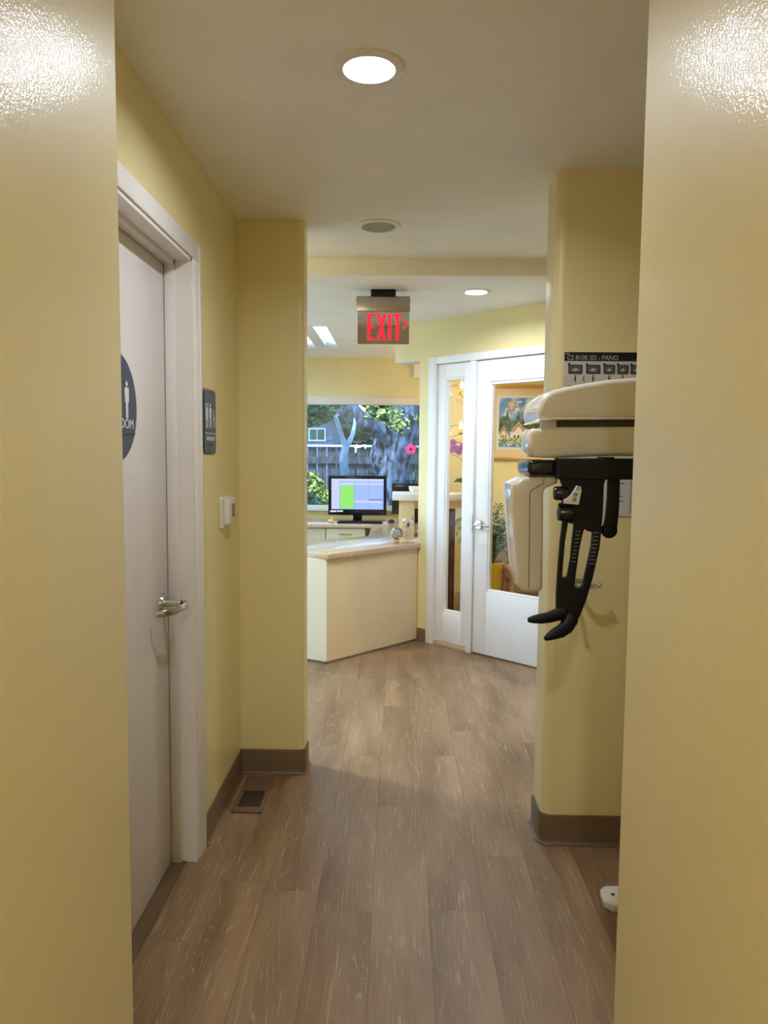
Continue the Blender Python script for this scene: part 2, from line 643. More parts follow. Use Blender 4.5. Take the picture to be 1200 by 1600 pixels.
def circle(cx, cy, r, n=40):
    return [(cx + r * math.cos(2 * PI * k / n), cy + r * math.sin(2 * PI * k / n)) for k in range(n)]


def rrect(x0, x1, y0, y1, r, n=5):
    out = []
    for cx, cy, a in ((x1 - r, y1 - r, 0), (x0 + r, y1 - r, 90), (x0 + r, y0 + r, 180), (x1 - r, y0 + r, 270)):
        for k in range(n + 1):
            t = math.radians(a + 90 * k / n)
            out.append((cx + r * math.cos(t), cy + r * math.sin(t)))
    return out


def text_mesh(s, width=None, height=None, size=1.0, extrude=0.0005, shear=0.0, bold=0.0):
    """text centred on the origin in XY, scaled to width/height"""
    cu = bpy.data.curves.new('tmpt', 'FONT')
    cu.body = s
    cu.size = size
    cu.extrude = 0
    cu.offset = bold
    cu.resolution_u = 3
    o = bpy.data.objects.new('tmpt', cu)
    me = bpy.data.meshes.new_from_object(o)
    bpy.data.objects.remove(o)
    bpy.data.curves.remove(cu)
    me.materials.clear()
    xs = [v.co.x for v in me.vertices]; ys = [v.co.y for v in me.vertices]
    w, h = max(xs) - min(xs), max(ys) - min(ys)
    cx, cy = (max(xs) + min(xs)) / 2, (max(ys) + min(ys)) / 2
    sx = (width / w) if width else None
    sy = (height / h) if height else None
    sx = sx or sy or 1; sy = sy or sx
    me.transform(Matrix.Diagonal((sx, sy, 1, 1)) @ Matrix.Translation((-cx, -cy, 0)))
    b = bmesh.new(); b.from_mesh(me)
    r = bmesh.ops.extrude_face_region(b, geom=b.faces[:])
    bmesh.ops.translate(b, vec=(0, 0, extrude), verts=[e for e in r['geom'] if isinstance(e, bmesh.types.BMVert)])
    bmesh.ops.recalc_face_normals(b, faces=b.faces)
    b.to_mesh(me); b.free()
    return me


def face_cam(x, y, z):       # XY plane -> faces -Y (towards the camera)
    return Matrix.Translation((x, y, z)) @ Matrix.Rotation(PI / 2, 4, 'X')


def face_right(x, y, z):     # XY plane -> faces +X, text reads towards +Y
    return Matrix.Translation((x, y, z)) @ Matrix.Rotation(PI / 2, 4, 'Z') @ Matrix.Rotation(PI / 2, 4, 'X')


def copy_tree(o, parent=None):
    c = o.copy()
    COL.objects.link(c)
    c.parent = parent
    for ch in list(o.children):
        copy_tree(ch, c)
    return c


def foliage_mesh(blobs, n, size, seed=1, aspect=1.8):
    rnd = random.Random(seed)
    vs, fs = [], []
    vol = [rx * ry * rz for (_, _, _, rx, ry, rz) in blobs]
    tot = sum(vol)
    for (cx, cy, cz, rx, ry, rz), v in zip(blobs, vol):
        for _ in range(max(4, int(n * v / tot))):
            d = Vector((rnd.gauss(0, 1), rnd.gauss(0, 1), rnd.gauss(0, 1))).normalized()
            rr = rnd.random() ** 0.45
            p = Vector((cx + d.x * rx * rr, cy + d.y * ry * rr, cz + d.z * rz * rr))
            u = Vector((rnd.gauss(0, 1), rnd.gauss(0, 1), rnd.gauss(0, .6))).normalized()
            w = u.orthogonal().normalized()
            w = Matrix.Rotation(rnd.random() * 2 * PI, 3, u) @ w
            s = size * rnd.uniform(0.6, 1.3)
            i = len(vs)
            vs += [p - u * s * aspect / 2, p + w * s / 2, p + u * s * aspect / 2, p - w * s / 2]
            fs.append((i, i + 1, i + 2, i + 3))
    me = bpy.data.meshes.new('foliage')
    me.from_pydata([tuple(v) for v in vs], [], fs)
    return me


S = 'structure'
# ================================================================== ROOM SHELL
LAMPS = [(-0.085, 2.0), (0.468, 4.63)]
mb = MB(); mb.box(-3.4, 2.6, -2.2, 7.95, -0.08, 0)
tag(mb.build('floor', M['floor'], smooth=0), 'oak-look vinyl plank floor running down the hallway', 'floor', kind=S)

SKY = (-3.1, -0.575, 5.91, 7.15)  # widened to the left, out of view, for more daylight
SKY_ADDED = (-3.1, -0.95, 4.35, 5.45)  # added out of view to bring extra daylight into reception
me = curve_mesh([[(-3.4, -2.2), (2.6, -2.2), (2.6, 7.95), (-3.4, 7.95)],
                 [(SKY[0], SKY[2]), (SKY[0], SKY[3]), (SKY[1], SKY[3]), (SKY[1], SKY[2])],
                 [(SKY_ADDED[0], SKY_ADDED[2]), (SKY_ADDED[0], SKY_ADDED[3]), (SKY_ADDED[1], SKY_ADDED[3]), (SKY_ADDED[1], SKY_ADDED[2])],
                 circle(LAMPS[0][0], LAMPS[0][1], 0.0655), circle(LAMPS[1][0], LAMPS[1][1], 0.0655),
                 circle(-0.05, -0.9, 0.0655), circle(-0.95, 3.64, 0.0655), circle(1.75, 6.2, 0.0655), circle(-2.0, 5.0, 0.0655)], 0.06)
me.transform(Matrix.Translation((0, 0, CEIL + 0.06)))
tag(link_mesh(me, 'ceiling', M['ceiling']), 'off-white plaster ceiling over the hall and reception', 'ceiling', kind=S)

# skylight shafts and panes
for nm_, (x0, x1, y0, y1), lb_ in (('window_2', SKY, 'skylight well in the ceiling left of the exit sign'),
                                   ('added_skylight', SKY_ADDED, 'second skylight well added out of view to brighten reception')):
    w1 = empty(nm_, ((x0 + x1) / 2, (y0 + y1) / 2, CEIL + 0.12), lb_, 'skylight', kind=S)
    mb = MB()
    zt = CEIL + 0.45
    mb.box(x0 - .05, x0, y0 - .05, y1 + .05, CEIL + .12, zt)
    mb.box(x1, x1 + .05, y0 - .05, y1 + .05, CEIL + .12, zt)
    mb.box(x0, x1, y0 - .05, y0, CEIL + .12, zt)
    mb.box(x0, x1, y1, y1 + .05, CEIL + .12, zt)
    mb.build('skylight_shaft', M['trim'], w1, smooth=0)
    mb = MB(); mb.box(x1 - .225, x1 - .125, y0, y1, CEIL + .02, CEIL + .10)
    mb.build('divider_bar', M['trim'], w1, smooth=0)
    mb = MB(); mb.box(x0 - .04, x1 + .04, y0 - .04, y1 + .04, zt, zt + .01)
    mb.build('skylight_pane', M['skylight'], w1, smooth=0)

# left and right walls of the narrow passage the camera stands in


def bullnose_wall(name, pts_round, label, z0=0, z1=CEIL, material=None):
    mb = MB()
    mb.prism(pts_round, z0, z1)
    return tag(mb.build(name, material or M['yellow'], smooth=40), label, 'wall', kind=S)


def corner(cx, cy, r, a0, a1, n=6):
    return [(cx + r * math.cos(math.radians(a0 + (a1 - a0) * k / n)), cy + r * math.sin(math.radians(a0 + (a1 - a0) * k / n))) for k in range(n + 1)]


bullnose_wall('wall_near_left', [(-0.83, -2.2), (-0.518, -2.2)] + corner(-0.536, 1.382, 0.018, 0, 90) + [(-0.83, 1.40)],
              'glossy yellow wall at the left edge of the view, nearest')
bullnose_wall('wall_near_right', [(2.6, -2.2), (2.6, 1.315), ] + corner(0.428, 1.297, 0.018, 90, 180) + [(0.41, -2.2)],
              'glossy yellow wall at the right edge of the view, nearest')
mb = MB(); mb.box(-0.85, 0.45, -2.3, -2.2, 0, CEIL)
tag(mb.build('wall_back', M['yellow'], smooth=0), 'yellow wall behind the camera closing the passage', 'wall', kind=S)

# restroom door wall
DY0, DY1, DH = 1.66, 2.523, 2.098
mb = MB()
mb.box(-0.83, -0.70, 1.40, DY0, 0, CEIL)
mb.box(-0.83, -0.70, DY1, 3.25, 0, CEIL)
mb.box(-0.83, -0.70, DY0, DY1, DH, CEIL)
tag(mb.build('wall_left', M['yellow'], smooth=0), 'yellow wall holding the white restroom door and thermostat', 'wall', kind=S)

# thin stub wall, left, with bullnose end
pts = [(-0.83, 3.25)] + [(-0.436, 3.25)] + corner(-0.436, 3.274, 0.024, -90, 0) + corner(-0.436, 3.356, 0.024, 0, 90) + [(-0.83, 3.38)]
bullnose_wall('wall_stub_left', pts, 'yellow wall stub with rounded white corner, left of the opening')
mb = MB(); mb.box(-3.4, -0.83, 3.25, 3.38, 0, CEIL)
tag(mb.build('wall_reception_near', M['yellow'], smooth=0), 'reception wall hidden behind the left stub', 'wall', kind=S)

# right stub wall behind the machine
pts = corner(0.586, 2.84, 0.036, 90, 180)[::1] + corner(0.586, 2.716, 0.036, 180, 270) + [(2.6, 2.68), (2.6, 2.876)]
bullnose_wall('wall_stub_right', pts, 'yellow wall stub behind the x-ray machine, right of the opening')
mb = MB(); mb.box(2.5, 2.6, 1.315, 7.95, 0, CEIL)
tag(mb.build('wall_right', M['yellow'], smooth=0), 'yellow outer wall far to the right of the rooms', 'wall', kind=S)
mb = MB()
mb.box(-3.5, -3.4, 3.25, 4.1, 0, CEIL); mb.box(-3.5, -3.4, 7.6, 7.95, 0, CEIL)
mb.box(-3.5, -3.4, 4.1, 7.6, 2.33, CEIL)
tag(mb.build('wall_reception_left', M['yellow'], smooth=0), 'yellow reception wall far to the left', 'wall', kind=S)

wl = empty('added_window', (-3.45, 5.8, 0), 'wide glazed opening added in the unseen left reception wall for daylight', 'window', kind=S)  # opening added out of view so daylight reaches the counter and doors
mb = MB()
for y_ in (4.1, 5.82, 7.54): mb.box(-3.5, -3.39, y_, y_ + .06, 0.05, 2.28)
mb.box(-3.5, -3.39, 4.1, 7.6, 0, .05); mb.box(-3.5, -3.39, 4.1, 7.6, 2.28, 2.33); mb.build('window_frame', M['trim'], wl, smooth=0)
mb = MB(); mb.box(-3.46, -3.455, 4.12, 7.58, .03, 2.30); mb.build('window_pane', M['window'], wl, smooth=0)

# header beam
mb = MB(); mb.box(-3.4, 2.5, 3.887, 4.03, 2.368, CEIL + .01, bev=0)
tag(mb.build('trim_1', M['ceiling'], smooth=0), 'shallow white ceiling beam crossing just before the exit sign', 'beam', kind=S)

# window wall
WX0, WX1, WZ0, WZ1, WY = -3.3, 0.36, 0.875, 2.0, 7.78
mb = MB()
mb.box(-3.4, WX0, WY, 7.95, 0, CEIL)
mb.box(WX1, 2.5, WY, 7.95, 0, CEIL)
mb.box(WX0, WX1, WY, 7.95, 0, WZ0)
mb.box(WX0, WX1, WY, 7.95, WZ1, CEIL)
tag(mb.build('wall_far', M['yellow'], smooth=0), 'far yellow wall with the big window over the desk', 'wall', kind=S)
w = empty('window_1', (-1.1, WY, WZ0), 'large picture window onto the shaded garden behind the monitor', 'window', kind=S)
mb = MB()
mb.box(WX0 - .05, WX1 + .05, WY - .02, WY + .06, 1.962, 2.043, bev=.004)
mb.box(WX0 - .05, WX0 + .04, WY - .02, WY + .06, WZ0, 1.962, bev=.004)
mb.box(WX1 - .04, WX1 + .05, WY - .02, WY + .06, WZ0, 1.962, bev=.004)
mb.box(WX0 - .05, WX1 + .05, WY + .03, WY + .08, WZ0, WZ0 + .03, bev=.003)
mb.build('window_frame', M['trim'], w)
mb = MB(); mb.box(WX0 - .06, WX1 + .06, WY - .05, WY + .03, WZ0 - .025, WZ0 + .002, bev=.004)
mb.build('window_sill', M['trim'], w)
mb = MB(); mb.box(WX0, WX1, WY + .055, WY + .061, WZ0 + .02, 1.97)
mb.build('window_pane', M['window'], w, smooth=0)

# diagonal wall with the sidelight and french door
A = Vector((0.16, 5.71, 0)); D = Vector((0.724, -0.69, 0)).normalized()
Nn = Vector((-D.y, D.x, 0))
DG = Matrix(((D.x, Nn.x, 0, A.x), (D.y, Nn.y, 0, A.y), (0, 0, 1, 0), (0, 0, 0, 1)))
TH = 0.13
mb = MB(DG); mb.box(-0.262, 0, 0, TH, 2.168, CEIL)
tag(mb.build('trim_2', M['yellow'], smooth=0), 'yellow header dropping from the ceiling above the white ledge', 'header', kind=S)
mb = MB(DG); mb.box(-0.259, 0, 0.003, TH - .003, 2.161, 2.168)
tag(mb.build('trim_3', M['trim'], smooth=0), 'white board under the yellow header above the ledge', 'trim', kind=S)
mb = MB(DG)
mb.box(0, 0.135, 0, TH, 0, CEIL)
mb.box(1.49, 3.2, 0, TH, 0, CEIL)
mb.box(0.135, 1.49, 0, TH, 2.14, CEIL)
tag(mb.build('wall_diagonal', M['yellow'], smooth=0), 'angled yellow wall carrying the white glazed doors', 'wall', kind=S)
d3 = empty('door_2', tuple(DG @ Vector((0.13, 0, 0))), 'white casing frame around the sidelight and the glazed door', 'door frame', kind=S)
mb = MB(DG)
mb.box(0.100, 0.172, -0.014, 0.004, 0, 2.177, bev=.004)
mb.box(0.172, 1.56, -0.014, 0.004, 2.124, 2.177, bev=.004)
mb.box(1.47, 1.56, -0.014, 0.004, 0, 2.124, bev=.004)
mb.build('casing', M['fdoor'], d3)
mb = MB(DG)
mb.box(0.135, 0.176, 0.0, TH, 0, 2.14)
mb.box(1.462, 1.49, 0.0, TH, 0, 2.14)
mb.box(0.135, 1.49, 0.0, TH, 2.122, 2.14)
mb.build('jamb', M['fdoor'], d3, smooth=0)
mb = MB(DG)
mb.box(0.494, 0.540, -0.012, TH, 0, 2.122, bev=.004)
mb.build('mullion', M['fdoor'], d3)
mb = MB(DG); mb.box(0.519, 0.5405, -0.016, -0.010, 0.90, 1.02)
mb.build('strike_plate', M['alu'], d3)
mb = MB(DG); mb.box(0.176, 0.494, -0.006, 0.02, 0, 0.03, bev=.002)
mb.build('sill_board', M['worktop'], d3)


def glazed(parent, s0, s1, z0, z1, g0, g1, gz0, gz1, leafname):
    mb = MB(DG)
    T0, T1 = 0.006, 0.05
    bv = .002
    mb.box(s0, g0, T0, T1, z0, z1, bev=bv)
    mb.box(g1, s1, T0, T1, z0, z1, bev=bv)
    mb.box(g0 - .003, g1 + .003, T0, T1, z0, gz0, bev=bv)
    mb.box(g0 - .003, g1 + .003, T0, T1, gz1, z1, bev=bv)
    mb.build(leafname, M['fdoor'], parent)
    # glazing bead, sloping into the pane
    mb = MB(DG)
    w_ = 0.02
    for (a0, a1, b0, b1) in ((g0 - .002, g1 + .002, gz0 - .002, gz0 + w_), (g0 - .002, g1 + .002, gz1 - w_, gz1 + .002)):
        mb.box(a0, a1, 0.012, 0.045, b0, b1, bev=.004)
    for (a0, a1) in ((g0 - .002, g0 + w_ - .004), (g1 - w_ + .004, g1 + .002)):
        mb.box(a0, a1, 0.0125, 0.0445, gz0 + w_, gz1 - w_, bev=.004)
    mb.build('glazing_bead', M['fdoor'], parent)
    mb = MB(DG); mb.box(g0 + .005, g1 - .005, 0.026, 0.032, gz0 + .005, gz1 - .005)
    mb.build('glass_pane', M['clear'], parent, smooth=0)


sl = empty('window_3', tuple(DG @ Vector((0.335, 0.03, 0.03))), 'narrow white sidelight beside the glazed door', 'sidelight', kind=S)
glazed(sl, 0.180, 0.491, 0.034, 2.118, 0.258, 0.432, 0.262, 2.018, 'sidelight_frame')
fd = empty('door_3', tuple(DG @ Vector((1.0, 0.03, 0.0))), 'white door with one large pane, opening to the waiting room', 'door', kind=S)
glazed(fd, 0.545, 1.458, 0.012, 2.117, 0.662, 1.335, 0.470, 1.965, 'door_leaf')
mb = MB(DG)
hs, hz = 0.590, 0.952
mb.lathe([(0.0, 0.010), (0.030, 0.009), (0.034, 0.003), (0.034, -0.004)], 28, (hs, -0.003, hz), axis=(0, -1, 0))
mb.lathe([(0.011, 0), (0.011, 0.045), (0, 0.047)], 16, (hs, -0.003, hz), axis=(0, -1, 0))
mb.tube([(hs, -0.045, hz), (hs + .03, -0.052, hz + .004), (hs + .07, -0.052, hz), (hs + .105, -0.046, hz - .004), (hs + .115, -0.035, hz - .004)],
        [0.011, 0.011, 0.009, 0.008, 0.006], 12)
mb.lathe([(0.0, 0.010), (0.030, 0.009), (0.034, 0.003), (0.034, -0.004)], 28, (hs, 0.055, hz), axis=(0, 1, 0))
mb.tube([(hs, 0.055, hz), (hs, 0.10, hz), (hs + .03, 0.107, hz + .004), (hs + .07, 0.107, hz), (hs + .11, 0.10, hz)],
        [0.011, 0.011, 0.010, 0.009, 0.007], 12)
mb.build('door_lever', M['metal'], fd)

wbx = MB(); wbx.box(0.155, 0.32, 7.70, 7.779, 2.235, 2.40, bev=.01)
tag(wbx.build('wall_box', M['whiteplastic'], origin=(.24, 7.779, 2.3)), 'white box mounted high on the far wall under the yellow header', 'wall box')

# ------------------------------------------------------------------ restroom door
d1 = empty('door_1', (-0.81, 2.09, 0), 'plain white restroom door with a chrome lever and a round sign', 'door', kind=S)
mb = MB(); mb.box(-0.830, -0.787, DY0 + .018, DY1 - .016, 0.006, DH - .012, bev=.002)
mb.build('door_leaf', M['door'], d1)
mb = MB()
mb.box(-0.83, -0.6995, DY0, DY0 + .014, 0, DH)
mb.box(-0.83, -0.699, DY1 - .013, DY1 + .001, 0, DH)
mb.box(-0.83, -0.699, DY0, DY1, DH - .01, DH)
# stop mouldings
mb.box(-0.785, -0.752, DY1 - .026, DY1 - .012, 0, DH - .009, bev=.002)
mb.box(-0.785, -0.752, DY0 + .012, DY1 - .012, DH - .024, DH - .009, bev=.002)
mb.build('jamb', M['trim'], d1)
mb = MB()
for y0_, y1_ in ((DY1 + .006, 2.612), (DY0 - .095, DY0 - .006)):
    mb.box(-0.702, -0.693, y0_, y1_, 0, DH + .004, bev=.003)
    mb.box(-0.702, -0.690, (y1_ - .024) if y1_ > 2 else y0_, y1_ if y1_ > 2 else y0_ + .024, 0, DH + .062, bev=.004)
mb.box(-0.702, -0.692, DY0 - .095, 2.612, DH + .003, DH + .064, bev=.003)
mb.build('casing', M['trim'], d1)
mb = MB(); mb.box(-0.83, -0.742, DY0, DY1 - .013, 0, 0.004); mb.box(-0.742, -0.736, DY0, DY1 - .013, 0, 0.0015)
mb.build('threshold', M['base'], d1)
# lever: round rose, bowed flat bar returning to the door
mb = MB()
hy, hz = 2.437, 0.945
mb.lathe([(0, 0.012), (0.028, 0.011), (0.032, 0.004), (0.033, 0)], 28, (-0.787, hy, hz), axis='X')
mb.lathe([(0.012, 0), (0.011, 0.055)], 16, (-0.777, hy, hz), axis='X')
pts = [(-0.722, hy + .022, hz - .004), (-0.709, hy + .012, hz - .003), (-0.703, hy - .012, hz - .003), (-0.703, hy - .04, hz - .004), (-0.708, hy - .07, hz - .005),
       (-0.720, hy - .10, hz - .007), (-0.742, hy - .125, hz - .009), (-0.762, hy - .132, hz - .01)]
mb.tube(pts, [0.010, 0.0125, 0.013, 0.0125, 0.012, 0.0115, 0.011, 0.010], 14, flat=0.42)
mb.build('door_lever', M['metal'], d1)

# round restroom sign
sg = empty('restroom_sign', (-0.786, 2.05, 1.577), 'round navy restroom sign fixed on the white door', 'sign')
CZ = 1.577
mb = MB(); mb.lathe([(0, 0.006), (0.1515, 0.006), (0.153, 0.0045), (0.153, 0)], 72, (-0.787, 2.056, CZ), axis='X')
mb.build('disc', M['navy'], sg)
tri = [(2.056 + 0.150 * math.cos(math.radians(a)), CZ + 0.150 * math.sin(math.radians(a))) for a in (90, 210, 330)]
me = curve_mesh([tri], 0.0015)
me.transform(Matrix.Translation((-0.7795, 0, 0)) @ Matrix(((0, 0, 1, 0), (1, 0, 0, 0), (0, 1, 0, 0), (0, 0, 0, 1))))
MBx = MB(); MBx.mesh(me); MBx.build('raised_triangle', M['navy'], sg, smooth=0)


def figure(mb, T, h, skirt=False):
    """pictogram person, height h, centred, drawn in XY"""
    u = h / 10.0
    mb.mesh(curve_mesh([circle(0, 4.25 * u, 0.72 * u, 20)], 0.0008), T=T)
    if skirt:
        body = [(-1.0, 3.3), (1.0, 3.3), (1.5, 0.3), (1.05, 0.2), (0.75, 2.2), (1.5, -1.7), (0.75, -1.7), (0.7, -5), (0.15, -5), (0.1, -1.7), (-0.1, -1.7), (-0.15, -5), (-0.7, -5), (-0.75, -1.7), (-1.5, -1.7), (-0.75, 2.2), (-1.05, 0.2), (-1.5, 0.3)]
    else:
        body = [(-1.15, 3.3), (1.15, 3.3), (1.5, 2.9), (1.5, -0.6), (1.05, -0.6), (1.0, 2.2), (0.85, 2.2), (0.85, -5), (0.12, -5), (0.08, -0.8), (-0.08, -0.8), (-0.12, -5), (-0.85, -5), (-0.85, 2.2), (-1.0, 2.2), (-1.05, -0.6), (-1.5, -0.6), (-1.5, 2.9)]
    mb.mesh(curve_mesh([[(x * u, y * u) for x, y in body]], 0.0008), T=T)


mb = MB(); figure(mb, face_right(-0.7775, 2.118, CZ + 0.022), 0.105); mb.build('man_pictogram', M['signwhite'], sg, smooth=0)
mb = MB(); figure(mb, face_right(-0.7775, 2.020, CZ + 0.022), 0.105, True); mb.build('woman_pictogram', M['signwhite'], sg, smooth=0)
mb = MB(); mb.mesh(text_mesh('RESTROOM', width=0.222, height=0.027, extrude=0.001), T=face_right(-0.778, 2.056, CZ - 0.046))
mb.build('lettering', M['signwhite'], sg, smooth=0)
mb = MB()
rb = random.Random(3)
for k in range(10):
    for a in range(2):
        for c_ in range(3):
            if rb.random() < .5:
                mb.ball((-0.7775, 2.012 + k * .0095 + a * .0035, CZ - .062 - c_ * .0035), .0011, 1)
mb.build('braille', M['navy'], sg)

# rectangular restroom plaque on the wall
sp = empty('restroom_plaque', (-0.70, 2.735, 1.56), 'small slate blue rectangular restroom plaque on the yellow wall', 'sign')
def xplate(spl, x0, x1, bevel=0):
    me = curve_mesh(spl, (x1 - x0) / 2, bevel)
    me.transform(Matrix.Translation(((x0 + x1) / 2, 0, 0)) @ Matrix(((0, 0, 1, 0), (1, 0, 0, 0), (0, 1, 0, 0), (0, 0, 0, 1))))
    return me
mb = MB(); mb.mesh(xplate([rrect(2.648, 2.824, 1.443, 1.684, .016)], -0.700, -0.697)); mb.build('backing_plate', M['clear'], sp, smooth=0)
mb = MB(); mb.mesh(xplate([rrect(2.654, 2.818, 1.449, 1.678, .013)], -0.6969, -0.6945, .0006)); mb.build('plaque_face', M['navy2'], sp)
mb = MB(); figure(mb, face_right(-0.6945, 2.684, 1.585), 0.09, True); mb.build('woman_pictogram', M['signwhite'], sp, smooth=0)
mb = MB(); figure(mb, face_right(-0.6945, 2.738, 1.585), 0.09); mb.build('man_pictogram', M['signwhite'], sp, smooth=0)
mb = MB()
mb.box(-0.6945, -0.6935, 2.655, 2.817, 1.520, 1.5225)
mb.box(-0.6945, -0.6935, 2.709, 2.7105, 1.545, 1.635)
mb.build('divider_line', M['signwhite'], sp, smooth=0)
mb = MB()
# wheelchair symbol
T = face_right(-0.6945, 2.790, 1.572)
mb.mesh(curve_mesh([circle(0, -.010, .017, 24), circle(0, -.010, .013, 24)], .0006), T=T)
mb.mesh(curve_mesh([circle(-.004, .033, .0045, 14)], .0006), T=T)
mb.mesh(curve_mesh([[(-.006, .027), (-.001, .027), (0, .012), (.012, .012), (.012, .008), (.004, .008), (.004, .004), (.015, .004), (.020, -.014), (.015, -.014), (.011, 0), (-.005, 0)]], .0006), T=T)
mb.build('wheelchair_pictogram', M['signwhite'], sp, smooth=0)
mb = MB(); mb.mesh(text_mesh('RESTROOM', width=0.115, height=0.014, extrude=.0008), T=face_right(-0.6945, 2.738, 1.502)); mb.build('lettering', M['signwhite'], sp, smooth=0)
mb = MB()
for k in range(10):
    for a in range(2):
        for c_ in range(3):
            if rb.random() < .5:
                mb.ball((-0.694, 2.69 + k * .0095 + a * .0035, 1.484 - c_ * .0035), .0011, 1)
mb.build('braille', M['navy'], sp)

# thermostat
th = empty('thermostat', (-0.70, 2.965, 1.21), 'white wall thermostat with grey display beside the plaque', 'thermostat')
mb = MB(); mb.mesh(xplate([rrect(2.885, 3.045, 1.150, 1.275, .008)], -0.700, -0.690, .002)); mb.build('wall_plate', M['whiteplastic'], th)
mb = MB(); mb.box(-0.691, -0.668, 2.915, 3.028, 1.162, 1.268, bev=.005, seg=3); mb.build('housing', M['whiteplastic'], th)
mb = MB(); mb.box(-0.669, -0.6665, 2.966, 3.015, 1.192, 1.246, bev=.001); mb.build('display', M['lcd'], th)

# ------------------------------------------------------------------ cove baseboards


def baseboard(name, path, label, h=0.112, t=0.009):
    """vertical profile swept along a floor path (offset side = left normal of the path)"""
    prof = [(0.020, 0.0), (0.020, 0.003), (0.013, 0.007), (t, 0.016), (t, h - .006), (0.006, h), (0, h), (0, 0)]
    P = [Vector((x, y, 0)) for x, y in path]
    b = bmesh.new()
    rings = []
    for i, p in enumerate(P):
        if i == 0: n = (P[1] - P[0]).normalized()
        elif i == len(P) - 1: n = (P[-1] - P[-2]).normalized()
        else: n = None
        if n is not None:
            off = Vector((n.y, -n.x, 0))
        else:
            a = (P[i] - P[i - 1]).normalized(); c = (P[i + 1] - P[i]).normalized()
            o1 = Vector((a.y, -a.x, 0)); o2 = Vector((c.y, -c.x, 0))
            off = (o1 + o2); off = off / max(off.length_squared / 2, .2)
        rings.append([b.verts.new(p + off * q + Vector((0, 0, z))) for q, z in prof])
    for r1, r2 in zip(rings, rings[1:]):
        for k in range(len(prof)):
            k2 = (k + 1) % len(prof)
            b.faces.new((r1[k], r1[k2], r2[k2], r2[k]))
    b.faces.new(rings[0]); b.faces.new(rings[-1][::-1])
    bmesh.ops.recalc_face_normals(b, faces=b.faces)
    me = bpy.data.meshes.new(name); b.to_mesh(me); b.free()
    me.shade_smooth(); me.set_sharp_from_angle(angle=math.radians(40))
    return tag(link_mesh(me, name, M['base']), label, 'baseboard', kind=S)


baseboard('baseboard_left', [(-0.70, 2.613), (-0.70, 3.25), (-0.436, 3.25)] + corner(-0.436, 3.274, 0.024, -90, 0)[1:] + [(-0.412, 3.33), (-0.412, 3.356)],
          'brown rubber cove baseboard wrapping the left wall and stub')
baseboard('baseboard_right', [(0.55, 2.84)] + corner(0.586, 2.716, 0.036, 180, 270) + [(2.5, 2.68)],
          'brown rubber cove baseboard wrapping the right wall stub')
P0 = DG @ Vector((0.0, 0, 0)); P1 = DG @ Vector((0.098, 0, 0))
baseboard('baseboard_diagonal', [(P0.x, P0.y), (P1.x, P1.y)], 'short piece of brown baseboard between counter and door casing', h=0.10)

# ------------------------------------------------------------------ lamps


def recessed(loc, power, label, colour=LAMP_COLOUR):
    x, y = loc
    t = empty('recessed_light', (x, y, CEIL), label, 'ceiling light', 'recessed downlights')
    mb = MB()
    mb.lathe([(0.062, -0.003), (0.068, -0.007), (0.085, -0.006), (0.092, -0.002), (0.093, 0.001), (0.065, 0.001)], 48, (x, y, CEIL - .0008))
    mb.build('trim_ring', M['trim'], t)
    mb = MB(); mb.lathe([(0.0648, -0.003), (0.0645, 0.005), (0.057, 0.027), (0.0565, 0.033)], 48, (x, y, CEIL))
    mb.build('baffle', M['ceramic'], t)
    mb = MB(); mb.lathe([(0, 0.030), (0.0565, 0.030), (0.0565, 0.036), (0, 0.036)], 40, (x, y, CEIL))
    mb.build('lens', M['lens'], t)
    d = bpy.data.lights.new('downlight', 'AREA')
    d.shape = 'DISK'; d.size = 0.10; d.energy = power; d.color = colour
    o = bpy.data.objects.new('downlight', d); COL.objects.link(o)
    o.parent = t; o.location = (0, 0, 0.013)
    return t


recessed(LAMPS[0], HALL_LAMP, 'round recessed hall light, largest, on the nearest ceiling')
recessed(LAMPS[1], ROOM_LAMP, 'small round recessed light beyond the beam, above the glazed door')
recessed((-0.05, -0.9), NEAR_FILL, 'unseen recessed light added behind the camera to brighten the passage')  # unseen lamp added to brighten the passage walls
recessed((1.75, 6.2), WAIT_FILL, 'unseen recessed light added over the waiting room to brighten it', (1.0, 0.86, 0.62))  # added for a brighter waiting room wall, no fitting in view
recessed((-0.95, 3.64), SIDE_FILL, 'unseen recessed light added behind the left wall stub to brighten the doors', (0.88, 0.96, 1.10))  # extra lamp out of view, lifts the glazed door and floor
recessed((-2.0, 5.0), LEFT_FILL, 'unseen recessed light added over the left of reception to brighten it', (0.84, 0.95, 1.10))  # added out of view to light the counter side and reception floor

# ceiling speaker
t = empty('ceiling_speaker', (-0.095, 3.334, CEIL), 'round grey ceiling speaker grille between the hall light and beam', 'speaker')
mb = MB(); mb.lathe([(0.073, -0.004), (0.078, -0.008), (0.096, -0.004), (0.098, 0.0)], 48, (-0.095, 3.334, CEIL - .0005)); mb.build('trim_ring', M['ceiling'], t)
mb = MB(); mb.lathe([(0, -0.003), (0.06, -0.003), (0.074, -0.0025), (0.074, 0)], 48, (-0.095, 3.334, CEIL - .0005)); mb.build('grille', M['speaker'], t)

